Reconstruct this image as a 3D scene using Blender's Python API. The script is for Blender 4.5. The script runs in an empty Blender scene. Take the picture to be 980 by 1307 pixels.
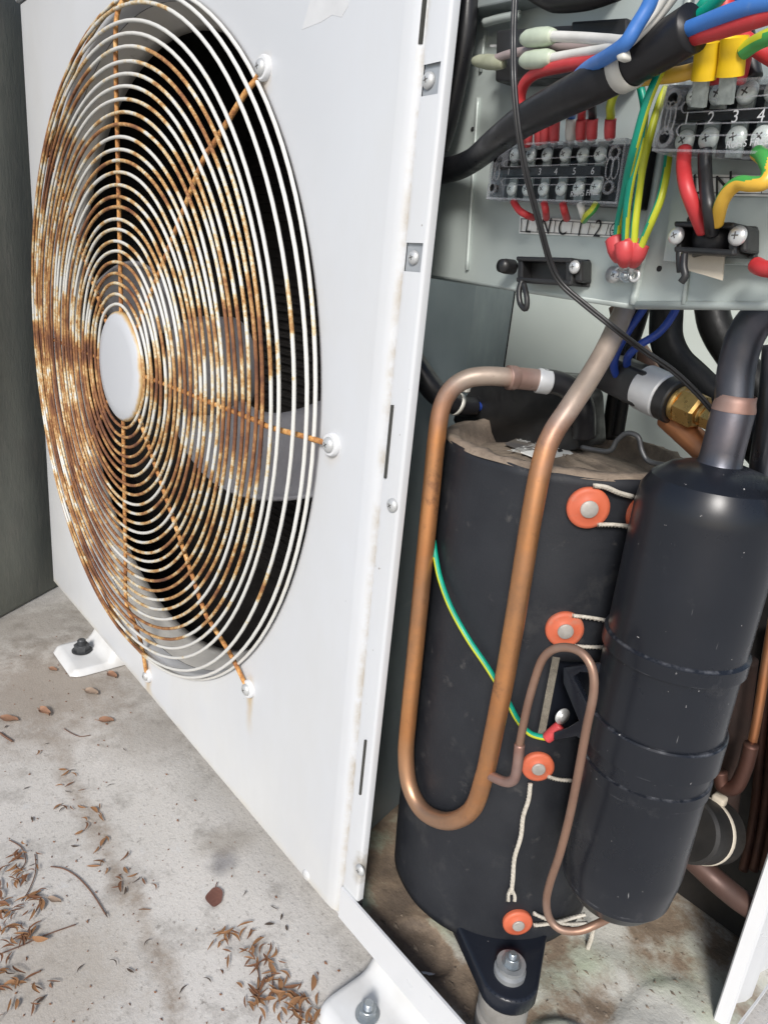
import bpy, bmesh, math, random
from mathutils import Vector, Matrix, noise
random.seed(7)
R = math.radians
scene = bpy.context.scene
col = scene.collection

# ------------------------------------------------------------------ camera
# Scale: lengths below are in "units" of 0.24 m (the camera stands one unit in front of the fan panel).
S = 0.24
FLOOR = -1.83                     # floor, in units below the lens
CXp, CYp, F = 490.0, 653.5, 897.956
AX = Vector((0.64092378, 0.29681156, -0.70789802))   # world x, y, z seen from the camera (right, down, forward)
AY = Vector((0.76189811, -0.13374397, 0.63373797))
AZ = Vector((0.09342367, -0.9455239, -0.31185986))
def W(x, y, z):                   # units relative to the lens -> metres, floor at z = 0, fan panel at y = 0
    return Vector((x * S, (y - 1) * S, (z - FLOOR) * S))
def ray(px, py):
    d = Vector((px - CXp, py - CYp, F))
    return Vector((d.dot(AX), d.dot(AY), d.dot(AZ)))
def PY(px, py, y):                # point of a sight line at depth y
    r = ray(px, py); r = r * (y / r.y); return W(*r)
def PZ(px, py, z):
    r = ray(px, py); r = r * (z / r.z); return W(*r)
PK = 0.09; PC = 1.055             # the control box plates are turned a little about the vertical
def PL(px, py, off):              # point standing "off" units in front of the left plate
    r = ray(px, py); r = r * ((PC - off) / (r.y + PK * r.x)); return W(*r)
PN = Vector((-PK, -1, 0)).normalized()

cam = bpy.data.cameras.new("camera")
cam.sensor_fit = 'VERTICAL'; cam.sensor_height = 36.0; cam.sensor_width = 27.0
cam.lens = F / 1307 * 36
cam.clip_start = 0.01; cam.clip_end = 500
co = bpy.data.objects.new("camera", cam); col.objects.link(co)
m = Matrix(((AX[0], -AX[1], -AX[2], 0), (AY[0], -AY[1], -AY[2], 0), (AZ[0], -AZ[1], -AZ[2], 0), (0, 0, 0, 1)))
m.translation = W(0, 0, 0)
co.matrix_world = m
scene.camera = co

# ------------------------------------------------------------------ light
SUN_EL, SUN_AZ = R(34), R(143)
w = bpy.data.worlds.new("World"); scene.world = w; w.use_nodes = True
nt = w.node_tree; bg = nt.nodes['Background']
sky = nt.nodes.new('ShaderNodeTexSky'); sky.sky_type = 'NISHITA'; sky.sun_disc = False
sky.sun_elevation = SUN_EL; sky.sun_rotation = SUN_AZ
sky.air_density = 1.0; sky.dust_density = 1.5; sky.ozone_density = 1.0
nt.links.new(sky.outputs[0], bg.inputs[0]); bg.inputs[1].default_value = 0.11
sun = bpy.data.lights.new("sun", 'SUN'); sun.energy = 3.0; sun.angle = R(15); sun.color = (1.0, 0.965, 0.925)
so = bpy.data.objects.new("sun", sun); col.objects.link(so)
sd = Vector((math.sin(SUN_AZ) * math.cos(SUN_EL), math.cos(SUN_AZ) * math.cos(SUN_EL), math.sin(SUN_EL)))
so.rotation_euler = sd.to_track_quat('Z', 'Y').to_euler()
so.location = (0, -3, 5)
vs = scene.view_settings
vs.view_transform = 'Standard'; vs.look = 'None'; vs.gamma = 1.0; vs.use_curve_mapping = False
vs.exposure = 0.3

# ------------------------------------------------------------------ materials
MATS = {}
class NT:
    def __init__(s, name):
        s.m = bpy.data.materials.new(name); s.m.use_nodes = True
        s.t = s.m.node_tree; s.b = s.t.nodes['Principled BSDF']
        s.tc = s.t.nodes.new('ShaderNodeTexCoord')
        s.co = s.tc.outputs['Object']
    def n(s, kind, **kw):
        nd = s.t.nodes.new(kind)
        for k, v in kw.items():
            if k.startswith('i_'):
                key = k[2:]
                key = int(key) if key.isdigit() else key.replace('_', ' ')
                s.put(nd.inputs[key], v)
            else: setattr(nd, k, v)
        return nd
    def put(s, sock, v):
        if isinstance(v, bpy.types.NodeSocket): s.t.links.new(v, sock)
        elif isinstance(v, tuple) and len(v) == 3 and sock.type == 'RGBA': sock.default_value = (*v, 1)
        else: sock.default_value = v
    def math(s, op, a, b=0.0, clamp=False):
        nd = s.t.nodes.new('ShaderNodeMath'); nd.operation = op; nd.use_clamp = clamp
        s.put(nd.inputs[0], a); s.put(nd.inputs[1], b); return nd.outputs[0]
    def noise(s, scale, detail=4, rough=0.55, vec=None, dist=0.0):
        nd = s.n('ShaderNodeTexNoise', i_Scale=scale, i_Detail=detail, i_Roughness=rough, i_Distortion=dist)
        s.t.links.new(vec or s.co, nd.inputs['Vector']); return nd.outputs['Fac']
    def maprange(s, v, a, b, c=0.0, d=1.0):
        nd = s.n('ShaderNodeMapRange', i_0=v, i_1=a, i_2=b, i_3=c, i_4=d); return nd.outputs[0]
    def mix(s, fac, a, b):
        nd = s.t.nodes.new('ShaderNodeMix'); nd.data_type = 'RGBA'
        s.put(nd.inputs['Factor'], fac); s.put(nd.inputs[6], a); s.put(nd.inputs[7], b); return nd.outputs[2]
    def scaled(s, sc):
        nd = s.n('ShaderNodeMapping'); s.t.links.new(s.co, nd.inputs[0]); nd.inputs['Scale'].default_value = sc
        return nd.outputs[0]
    def bump(s, h, strength=0.2, dist=0.001):
        nd = s.n('ShaderNodeBump', i_Strength=strength, i_Distance=dist)
        s.t.links.new(h, nd.inputs['Height']); s.t.links.new(nd.outputs[0], s.b.inputs['Normal'])
    def sep(s):
        nd = s.t.nodes.new('ShaderNodeSeparateXYZ'); s.t.links.new(s.co, nd.inputs[0]); return nd.outputs
    def set(s, **kw):
        for k, v in kw.items(): s.put(s.b.inputs[k.replace('_', ' ')], v)
        return s.m
def pm(name, c1, c2=None, scale=40, rough=0.5, metal=0.0, spots=None, bump=0.0, bscale=None, coat=0.0, rvar=0.12, spec=None):
    N = NT(name)
    c2 = c2 or tuple(x * 0.8 for x in c1)
    f = N.maprange(N.noise(scale), 0.35, 0.68)
    c = N.mix(f, c1, c2)
    if spots:
        for (sc, ss, lo, hi) in spots:
            c = N.mix(N.maprange(N.noise(ss, 6, 0.65), lo, hi), c, sc)
    N.set(Base_Color=c, Metallic=metal)
    rr = N.maprange(N.noise(scale * 2.3, 5), 0.3, 0.7, max(0.02, rough - rvar), min(1, rough + rvar))
    N.set(Roughness=rr)
    if coat: N.set(Coat_Weight=coat, Coat_Roughness=0.2)
    if spec is not None: N.set(Specular_IOR_Level=spec)
    if bump: N.bump(N.noise(bscale or scale * 6, 6, 0.65), bump)
    MATS[name] = N.m
    return N.m
DUST = (0.30, 0.27, 0.23)
m_white = pm('white_paint', (0.62, 0.63, 0.645), (0.58, 0.59, 0.60), 12, 0.38, spots=[((0.45, 0.41, 0.35), 90, 0.74, 0.82)])
m_pocket = pm('galvanised_grey', (0.42, 0.44, 0.46), (0.33, 0.35, 0.37), 60, 0.45, 0.4)
m_clampp = pm('dull_clamp_metal', (0.30, 0.33, 0.31), (0.16, 0.18, 0.175), 260, 0.4, 0.15)
m_tscrew = pm('terminal_screw', (0.80, 0.84, 0.80), (0.5, 0.54, 0.5), 320, 0.3, 0.2)
m_screw = pm('zinc_screw', (0.56, 0.57, 0.57), (0.44, 0.45, 0.45), 150, 0.48, 0.45, spots=[((0.35, 0.26, 0.18), 300, 0.66, 0.8)])
m_bright = pm('bright_screw', (0.72, 0.73, 0.72), (0.56, 0.57, 0.56), 150, 0.38, 0.6)
m_dark = pm('dark_recess', (0.012, 0.012, 0.013), None, 60, 0.8)
m_recess = pm('screw_recess', (0.10, 0.095, 0.09), None, 60, 0.8)
m_black = pm('black_plastic', (0.013, 0.013, 0.014), (0.02, 0.02, 0.02), 60, 0.42, spots=[((0.09, 0.085, 0.08), 220, 0.66, 0.9)])
m_slot = pm('slot_shade', (0.045, 0.045, 0.04), None, 60, 0.8)
m_rubber = pm('black_rubber_sleeve', (0.009, 0.009, 0.0105), (0.014, 0.014, 0.016), 50, 0.38, spec=0.35, spots=[((0.075, 0.07, 0.067), 160, 0.67, 0.95)], bump=0.08)
m_foam = pm('black_foam_pipe', (0.007, 0.007, 0.007), (0.011, 0.011, 0.011), 60, 0.5, spec=0.3, spots=[((0.06, 0.057, 0.053), 150, 0.64, 0.95)], bump=0.15)
m_drum = pm('dusty_black_rubber', (0.010, 0.0095, 0.009), (0.02, 0.018, 0.016), 40, 0.6, spots=[((0.07, 0.058, 0.045), 60, 0.60, 0.85)])
m_jacket = pm('black_felt_jacket', (0.012, 0.0135, 0.0175), (0.019, 0.021, 0.0255), 25, 0.55, spec=0.35, bump=0.12, bscale=700,
              spots=[((0.085, 0.083, 0.08), 22, 0.58, 0.95), ((0.11, 0.105, 0.10), 90, 0.62, 0.92), ((0.45, 0.43, 0.4), 300, 0.735, 0.79)])
m_felt = pm('beige_felt', (0.27, 0.215, 0.165), (0.16, 0.125, 0.095), 90, 0.95, bump=0.9, bscale=450, spots=[((0.09, 0.07, 0.055), 200, 0.62, 0.8)])
m_dirt = pm('dust_dirt', (0.23, 0.185, 0.14), (0.12, 0.095, 0.072), 45, 0.95, bump=0.8, bscale=350, spots=[((0.06, 0.047, 0.036), 110, 0.6, 0.8)])
m_gloss = pm('black_gloss_paint', (0.009, 0.011, 0.017), (0.012, 0.0145, 0.021), 18, 0.3, rvar=0.04, bump=0.02, bscale=400, spec=0.36,
             spots=[((0.05, 0.052, 0.06), 45, 0.64, 1.0), ((0.10, 0.085, 0.07), 18, 0.66, 0.9), ((0.42, 0.41, 0.39), 300, 0.715, 0.75)])
m_orange = pm('orange_rubber', (0.55, 0.125, 0.058), (0.47, 0.10, 0.048), 60, 0.6, spots=[((0.36, 0.20, 0.14), 120, 0.56, 0.85), ((0.22, 0.11, 0.08), 260, 0.68, 0.8)])
m_rivet = pm('dull_rivet', (0.40, 0.38, 0.35), (0.29, 0.27, 0.245), 200, 0.6, 0.2)
m_string = pm('white_cord', (0.66, 0.62, 0.54), (0.5, 0.46, 0.39), 400, 0.9, bump=0.9, bscale=1500)
m_red = pm('red_insulation', (0.50, 0.034, 0.038), (0.41, 0.028, 0.032), 60, 0.48, spots=[((0.36, 0.10, 0.09), 180, 0.62, 0.85)])
m_pink = pm('red_crimp', (0.58, 0.065, 0.07), (0.48, 0.05, 0.055), 90, 0.48, spots=[((0.42, 0.15, 0.14), 200, 0.62, 0.85)])
m_blue = pm('blue_insulation', (0.045, 0.17, 0.50), (0.04, 0.145, 0.42), 60, 0.46, spots=[((0.13, 0.22, 0.40), 180, 0.62, 0.85)])
m_dblue = pm('dark_blue_insulation', (0.016, 0.05, 0.30), (0.012, 0.04, 0.22), 90, 0.4)
m_whitew = pm('white_insulation', (0.68, 0.67, 0.63), (0.58, 0.57, 0.53), 90, 0.45)
m_greyw = pm('grey_pink_insulation', (0.33, 0.26, 0.25), (0.27, 0.22, 0.21), 90, 0.45)
m_teal = pm('green_insulation', (0.0, 0.31, 0.205), (0.0, 0.25, 0.17), 90, 0.42)
m_lime = pm('yellow_green_insulation', (0.52, 0.55, 0.03), (0.44, 0.48, 0.03), 90, 0.42)
m_amber = pm('amber_insulation', (0.70, 0.42, 0.045), (0.62, 0.36, 0.04), 90, 0.42)
m_green = pm('leaf_green_insulation', (0.06, 0.33, 0.07), (0.05, 0.27, 0.06), 90, 0.42)
m_yellow = pm('yellow_sleeve', (0.78, 0.52, 0.008), (0.68, 0.44, 0.006), 60, 0.45)
m_blackw = pm('black_insulation', (0.014, 0.014, 0.015), (0.02, 0.02, 0.021), 90, 0.38)
m_palegreen = pm('pale_green_connector', (0.50, 0.56, 0.44), (0.40, 0.46, 0.35), 120, 0.4)
m_olive = pm('dusty_connector', (0.34, 0.35, 0.25), (0.24, 0.25, 0.17), 120, 0.5)
m_tie = pm('white_nylon', (0.62, 0.61, 0.56), (0.52, 0.51, 0.46), 90, 0.4)
m_silver = pm('silver_label', (0.60, 0.61, 0.62), (0.54, 0.55, 0.56), 60, 0.42, 0.3)
m_brass = pm('brass', (0.62, 0.42, 0.16), (0.48, 0.30, 0.1), 120, 0.33, 0.9, spots=[((0.2, 0.12, 0.06), 200, 0.62, 0.8)])
m_print = pm('black_print', (0.02, 0.02, 0.022), None, 60, 0.6)
m_wprint = pm('white_print', (0.52, 0.53, 0.54), None, 60, 0.6)
m_label = pm('white_label', (0.80, 0.81, 0.78), (0.74, 0.75, 0.72), 60, 0.5, spots=[((0.4, 0.34, 0.26), 150, 0.68, 0.85)])
m_tape = pm('cream_tape', (0.56, 0.51, 0.42), (0.46, 0.41, 0.33), 60, 0.7)
m_fan = pm('grey_fan_plastic', (0.20, 0.20, 0.215), (0.165, 0.165, 0.18), 20, 0.4, spots=[((0.05, 0.05, 0.05), 60, 0.62, 0.85)])
m_bell = pm('shroud_paint', (0.52, 0.51, 0.48), (0.44, 0.43, 0.40), 25, 0.45, spots=[((0.2, 0.19, 0.17), 70, 0.62, 0.8)])
m_coil = pm('dark_coil_and_lining', (0.012, 0.011, 0.011), (0.02, 0.018, 0.017), 40, 0.6)  # also blackens the sheets that stand in for the chamber's shade
m_washer = pm('dull_steel_washer', (0.36, 0.375, 0.38), (0.27, 0.28, 0.285), 90, 0.45, 0.45, spots=[((0.2, 0.17, 0.14), 120, 0.6, 0.8)])
m_mount = pm('grey_rubber_grommet', (0.29, 0.28, 0.26), (0.2, 0.19, 0.175), 60, 0.8, spots=[((0.16, 0.12, 0.09), 80, 0.58, 0.8)])
m_bolt = pm('zinc_bolt', (0.44, 0.48, 0.5), (0.32, 0.35, 0.37), 120, 0.36, 0.8, spots=[((0.5, 0.5, 0.48), 160, 0.6, 0.8)])
m_dbolt = pm('weathered_bolt', (0.10, 0.105, 0.11), (0.06, 0.062, 0.066), 120, 0.5, 0.6)
m_foot = pm('white_foot_paint', (0.66, 0.67, 0.67), (0.58, 0.58, 0.57), 30, 0.4, spots=[((0.34, 0.28, 0.21), 60, 0.68, 0.82)])
m_zinc = None
def plate_mat(name, c1, c2):
    N = NT(name)
    f = N.maprange(N.noise(14, 3), 0.35, 0.65)
    c = N.mix(f, c1, c2)
    c = N.mix(N.maprange(N.noise(9, 6, 0.7, N.scaled((1, 1, 3))), 0.62, 0.85), c, (0.38, 0.39, 0.35))
    c = N.mix(N.maprange(N.noise(130, 5, 0.7), 0.7, 0.78), c, (0.16, 0.14, 0.11))
    N.set(Base_Color=c, Metallic=0.25, Roughness=N.maprange(N.noise(40), 0.3, 0.7, 0.36, 0.55))
    N.bump(N.noise(500, 3), 0.05)
    return N.m
m_zinc = plate_mat('zinc_plate', (0.45, 0.50, 0.475), (0.34, 0.385, 0.375))
m_part = plate_mat('shaded_partition', (0.20, 0.235, 0.25), (0.16, 0.19, 0.205))  # darker copy of the rear plate zinc, shade put into the colour
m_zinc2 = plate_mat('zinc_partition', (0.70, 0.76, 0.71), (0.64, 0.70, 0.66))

def copper(name, c1, c2, dull, scale=30, rough=0.4, metal=0.85):
    N = NT(name)
    c = N.mix(N.maprange(N.noise(scale, 4), 0.35, 0.68), c1, c2)
    c = N.mix(N.maprange(N.noise(14, 5, 0.6), 0.48, 0.68), c, dull)
    c = N.mix(N.maprange(N.noise(260, 4, 0.7), 0.66, 0.78), c, (0.10, 0.06, 0.045))
    N.set(Base_Color=c, Metallic=metal, Roughness=N.maprange(N.noise(60, 5), 0.3, 0.7, rough - 0.1, rough + 0.14))
    N.bump(N.noise(350, 4), 0.06)
    return N.m
m_copper = copper('copper', (0.50, 0.22, 0.10), (0.34, 0.145, 0.07), (0.40, 0.235, 0.155), metal=0.75, rough=0.42)
m_pinkcu = copper('heat_tinted_copper', (0.33, 0.19, 0.15), (0.20, 0.115, 0.10), (0.36, 0.27, 0.235), metal=0.6, rough=0.5)
m_browncu = copper('brown_copper', (0.30, 0.18, 0.125), (0.22, 0.13, 0.095), (0.34, 0.25, 0.20), metal=0.55, rough=0.48)
m_darkcu = copper('dark_copper', (0.12, 0.055, 0.04), (0.06, 0.032, 0.026), (0.09, 0.062, 0.052), metal=0.6, rough=0.5)
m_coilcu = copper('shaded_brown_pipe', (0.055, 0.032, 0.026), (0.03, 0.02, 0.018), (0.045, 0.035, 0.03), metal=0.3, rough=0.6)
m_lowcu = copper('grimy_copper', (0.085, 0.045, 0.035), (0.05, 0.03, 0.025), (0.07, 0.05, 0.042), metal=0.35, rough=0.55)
m_steelpipe = copper('blued_pipe', (0.105, 0.11, 0.13), (0.07, 0.074, 0.09), (0.16, 0.14, 0.155), metal=0.75, rough=0.36)

def rust_mat():
    N = NT('rusted_white_wire')
    sx, sy, sz = N.sep()
    rnd = N.n('ShaderNodeObjectInfo').outputs['Random']
    # patches of rust along the wires: soft areas, finer mottling and a shift from wire to wire
    area = N.noise(7.0, 3, 0.5)
    off = N.n('ShaderNodeVectorMath', operation='ADD'); N.t.links.new(N.co, off.inputs[0])
    cmb = N.n('ShaderNodeCombineXYZ', i_Y=N.math('MULTIPLY', rnd, 0.06)); N.t.links.new(cmb.outputs[0], off.inputs[1])
    mid = N.noise(26, 5, 0.62, off.outputs[0])
    fine = N.noise(420, 4, 0.7)
    left = N.math('ADD', N.maprange(sx, -0.27, 0.06, 0.075, -0.022), N.maprange(sz, 0.22, -0.2, -0.01, 0.035))
    rad = N.math('SQRT', N.math('ADD', N.math('MULTIPLY', sx, sx), N.math('MULTIPLY', sz, sz)))
    outr = N.math('MULTIPLY', N.maprange(rad, 0.235, 0.27, 0.0, 1.0), N.maprange(sx, -0.02, 0.1, 0.0, 0.22))
    v = N.math('ADD', N.math('MULTIPLY', area, 0.42), N.math('ADD', N.math('MULTIPLY', mid, 0.80), 0.01))
    v = N.math('ADD', v, N.math('MULTIPLY', N.math('SUBTRACT', rnd, 0.5), 0.10))
    v = N.math('ADD', v, left)
    v = N.math('SUBTRACT', v, outr)
    # rust runs along the spokes where wires are welded
    zrel = N.math('ABSOLUTE', sz)
    sp = N.math('MULTIPLY', N.maprange(zrel, 0.0, 0.018, 0.14, 0.0), N.maprange(sx, -0.1, 0.1, 1.0, 0.5))
    v = N.math('ADD', v, sp)
    v2 = N.math('ADD', v, N.math('MULTIPLY', N.math('SUBTRACT', fine, 0.5), 0.20))
    cr = N.t.nodes.new('ShaderNodeValToRGB'); N.t.links.new(v2, cr.inputs[0])
    e = cr.color_ramp.elements
    e[0].position = 0.0; e[0].color = (0.61, 0.61, 0.60, 1)
    e[1].position = 1.0; e[1].color = (0.085, 0.03, 0.012, 1)
    for p, c in ((0.57, (0.59, 0.585, 0.55)), (0.605, (0.58, 0.49, 0.32)), (0.65, (0.44, 0.255, 0.095)), (0.71, (0.25, 0.11, 0.042)), (0.82, (0.115, 0.046, 0.025))):
        k = e.new(p); k.color = (*c, 1)
    N.set(Base_Color=cr.outputs[0], Roughness=N.maprange(v2, 0.58, 0.72, 0.35, 0.85))
    N.bump(fine, 0.25)
    return N.m
m_rust = rust_mat()
def rust_spoke():
    N = NT('rusted_spoke_wire')
    f = N.noise(60, 5, 0.65); g = N.noise(380, 4, 0.7)
    v = N.math('ADD', f, N.math('MULTIPLY', N.math('SUBTRACT', g, 0.5), 0.5))
    cr = N.t.nodes.new('ShaderNodeValToRGB'); N.t.links.new(v, cr.inputs[0])
    e = cr.color_ramp.elements
    e[0].position = 0.25; e[0].color = (0.74, 0.56, 0.30, 1)
    e[1].position = 0.8; e[1].color = (0.12, 0.045, 0.018, 1)
    k = e.new(0.42); k.color = (0.50, 0.25, 0.075, 1)
    k = e.new(0.58); k.color = (0.27, 0.105, 0.035, 1)
    N.set(Base_Color=cr.outputs[0], Roughness=0.8); N.bump(g, 0.4)
    return N.m
m_spoke = rust_spoke()
def hub_mat():
    N = NT('hub_cap_paint')
    sx, sy, sz = N.sep()
    rad = N.math('SQRT', N.math('ADD', N.math('MULTIPLY', sx, sx), N.math('MULTIPLY', sz, sz)))
    v = N.math('ADD', N.maprange(rad, 0.0405, 0.0462, 0.0, 1.0), N.math('MULTIPLY', N.math('SUBTRACT', N.noise(70, 5), 0.5), 0.9))
    c = N.mix(N.maprange(v, 0.5, 0.85), (0.47, 0.485, 0.51), (0.48, 0.34, 0.16))
    c = N.mix(N.maprange(v, 0.85, 1.15), c, (0.36, 0.16, 0.05))
    c = N.mix(N.maprange(N.noise(330, 4, 0.7), 0.70, 0.78), c, (0.42, 0.25, 0.11))
    N.set(Base_Color=c, Roughness=0.42)
    return N.m
m_hub = hub_mat()

# fan panel centre, in units
FX, FZ = -2.515, -0.38
def panel_mat():
    N = NT('panel_paint')
    sx, sy, sz = N.sep()
    sx = N.math('ADD', sx, -2.2 * S)       # the unit's base
    c = N.mix(N.maprange(N.noise(6), 0.3, 0.7), (0.555, 0.574, 0.598), (0.53, 0.547, 0.571))
    def blob(cx, cz, wx, up, down, colr, amt, c):
        # a stain that runs down from a fixing: narrow in x, long in z
        n1 = N.noise(130, 4)
        dx = N.math('ABSOLUTE', N.math('SUBTRACT', sx, cx))
        dx = N.math('ADD', dx, N.math('MULTIPLY', N.math('SUBTRACT', n1, 0.5), wx * 1.1))
        fx = N.maprange(dx, 0.0, wx, 1.0, 0.0)
        fz = N.math('MULTIPLY', N.maprange(sz, cz - down, cz - down * 0.2, 0.0, 1.0), N.maprange(sz, cz, cz + up, 1.0, 0.0))
        return N.mix(N.math('MULTIPLY', N.math('MULTIPLY', fx, fz), amt), c, colr)
    def W2(px, py):
        p = PY(px, py, 1.0); return p.x, p.z
    for (px, py, wx, up, dn, amt) in ((320, 876, 0.006, 0.012, 0.045, 1.0), (189, 858, 0.010, 0.012, 0.035, 1.0), (338, 88, 0.009, 0.01, 0.018, 0.6), (424, 570, 0.008, 0.004, 0.014, 0.35)):
        a, b = W2(px, py)
        c = blob(a, b, wx, up, dn, (0.46, 0.33, 0.16), amt, c)
    # grime along the fold by the flange and along the bottom edge
    xc = -1.151 * S
    g = N.maprange(N.math('ABSOLUTE', N.math('SUBTRACT', sx, xc)), 0.0, 0.0035, 1.0, 0.0)
    g = N.math('MULTIPLY', g, N.maprange(N.noise(55, 5, 0.7), 0.42, 0.62))
    c = N.mix(N.math('MULTIPLY', g, 0.75), c, (0.36, 0.31, 0.23))
    zb = (-1.70 - FLOOR) * S
    g = N.maprange(sz, zb, zb + 0.007, 1.0, 0.0)
    g = N.math('MULTIPLY', g, N.maprange(N.noise(40, 5, 0.7), 0.35, 0.65))
    c = N.mix(N.math('MULTIPLY', g, 0.6), c, (0.46, 0.40, 0.28))
    # paint tone lighter and warmer towards the bottom, in patches
    g = N.math('MULTIPLY', N.maprange(sz, zb, zb + 0.16, 1.0, 0.0), N.maprange(N.noise(9, 4), 0.4, 0.65))
    c = N.mix(N.math('MULTIPLY', g, 0.35), c, (0.66, 0.65, 0.60))
    # rust patch round the lowest flange screw
    p = PY(460, 1112, 1.012)
    d2 = N.math('ADD', N.math('POWER', N.math('SUBTRACT', sx, p.x), 2.0), N.math('POWER', N.math('MULTIPLY', N.math('SUBTRACT', sz, p.z), 0.6), 2.0))
    g = N.maprange(N.math('ADD', N.math('SQRT', d2), N.math('MULTIPLY', N.math('SUBTRACT', N.noise(160, 5, 0.7), 0.5), 0.012)), 0.003, 0.009, 1.0, 0.0)
    c = N.mix(N.math('MULTIPLY', g, 0.8), c, (0.30, 0.27, 0.22))
    c = N.mix(N.math('MULTIPLY', N.maprange(N.noise(7, 6, 0.7, N.scaled((1, 1, 0.35))), 0.48, 0.72), 0.45), c, (0.50, 0.50, 0.49))
    c = N.mix(N.maprange(N.noise(60, 3, 0.6, N.scaled((3, 1, 0.5))), 0.74, 0.80, 0.0, 0.5), c, (0.44, 0.43, 0.41))
    # small specks
    c = N.mix(N.maprange(N.noise(200, 2), 0.755, 0.785), c, (0.30, 0.29, 0.28))
    N.set(Base_Color=c, Roughness=N.maprange(N.noise(20, 4), 0.3, 0.7, 0.30, 0.42))
    N.bump(N.noise(900, 2), 0.02)
    return N.m
m_panel = panel_mat()

def clear_mat():
    m = bpy.data.materials.new('clear_plastic'); m.use_nodes = True
    t = m.node_tree; t.nodes.clear()
    out = t.nodes.new('ShaderNodeOutputMaterial'); mx = t.nodes.new('ShaderNodeMixShader')
    tr = t.nodes.new('ShaderNodeBsdfTransparent'); gl = t.nodes.new('ShaderNodeBsdfGlossy'); gl.inputs['Roughness'].default_value = 0.06
    fr = t.nodes.new('ShaderNodeFresnel'); fr.inputs[0].default_value = 1.35
    no = t.nodes.new('ShaderNodeTexNoise'); no.inputs['Scale'].default_value = 60
    ad = t.nodes.new('ShaderNodeMath'); ad.operation = 'MULTIPLY'
    no2 = t.nodes.new('ShaderNodeMath'); no2.operation = 'MULTIPLY'; no2.inputs[1].default_value = 0.22; t.links.new(no.outputs[0], no2.inputs[0])
    t.links.new(no2.outputs[0], ad.inputs[0]); t.links.new(fr.outputs[0], ad.inputs[1])
    tr.inputs[0].default_value = (0.96, 0.97, 0.98, 1)
    t.links.new(ad.outputs[0], mx.inputs[0]); t.links.new(tr.outputs[0], mx.inputs[1]); t.links.new(gl.outputs[0], mx.inputs[2])
    t.links.new(mx.outputs[0], out.inputs[0]); return m
m_clear = clear_mat()
def clear_edge():
    m = bpy.data.materials.new('clear_plastic_edge'); m.use_nodes = True
    t = m.node_tree; b = t.nodes['Principled BSDF']; out = t.nodes['Material Output']
    no = t.nodes.new('ShaderNodeTexNoise'); no.inputs['Scale'].default_value = 150
    cr = t.nodes.new('ShaderNodeValToRGB'); cr.color_ramp.elements[0].color = (0.40, 0.41, 0.44, 1); cr.color_ramp.elements[1].color = (0.75, 0.76, 0.8, 1)
    cr.color_ramp.elements[0].position = 0.35; cr.color_ramp.elements[1].position = 0.65
    t.links.new(no.outputs[0], cr.inputs[0]); t.links.new(cr.outputs[0], b.inputs['Base Color']); b.inputs['Roughness'].default_value = 0.12
    tr = t.nodes.new('ShaderNodeBsdfTransparent'); mx = t.nodes.new('ShaderNodeMixShader'); mx.inputs[0].default_value = 0.24
    t.links.new(tr.outputs[0], mx.inputs[1]); t.links.new(b.outputs[0], mx.inputs[2]); t.links.new(mx.outputs[0], out.inputs[0])
    return m
m_cedge = clear_edge()

# ------------------------------------------------------------------ object helpers
def thing(name, label, cat, loc, group=None):
    o = bpy.data.objects.new(name, None); col.objects.link(o); o.empty_display_size = 0.02
    o.location = loc; o['label'] = label; o['category'] = cat
    if group: o['group'] = group
    return o
def tag(o, label, cat, group=None):
    o['label'] = label; o['category'] = cat
    if group: o['group'] = group
    return o
def base_of(p):
    v = Vector((0, 0, 0))
    while p: v += p.location; p = p.parent
    return v
def obj(name, verts, faces, mat, parent=None, smooth=True, mi=None, origin=None, bevel=0.0, angle=None):
    me = bpy.data.meshes.new(name)
    if parent is not None: o0 = base_of(parent)
    elif origin is not None: o0 = Vector(origin)
    else:
        c = sum((Vector(v) for v in verts), Vector()) / max(1, len(verts)); o0 = Vector((c.x, c.y, min(v[2] for v in verts)))
    me.from_pydata([tuple(Vector(v) - o0) for v in verts], [], faces)
    mats = mat if isinstance(mat, (list, tuple)) else [mat]
    for mm in mats: me.materials.append(mm)
    if mi: me.polygons.foreach_set('material_index', mi)
    if smooth: me.polygons.foreach_set('use_smooth', [True] * len(me.polygons))
    me.update()
    bm = bmesh.new(); bm.from_mesh(me); bmesh.ops.recalc_face_normals(bm, faces=bm.faces)
    if bevel: bmesh.ops.bevel(bm, geom=bm.edges[:], offset=bevel, segments=2, profile=0.5, affect='EDGES')
    if angle is not None:
        for e in bm.edges:
            if len(e.link_faces) == 2 and e.calc_face_angle(0) > R(angle): e.smooth = False
    bm.to_mesh(me); bm.free()
    o = bpy.data.objects.new(name, me); col.objects.link(o)
    if parent is not None: o.parent = parent
    else: o.location = o0
    return o
def inst(name, me, matrix, parent=None, label=None):
    o = bpy.data.objects.new(name, me); col.objects.link(o)
    mm = matrix.copy()
    if parent is not None: o.parent = parent; mm.translation = mm.translation - base_of(parent)
    o.matrix_basis = mm
    return o
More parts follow.
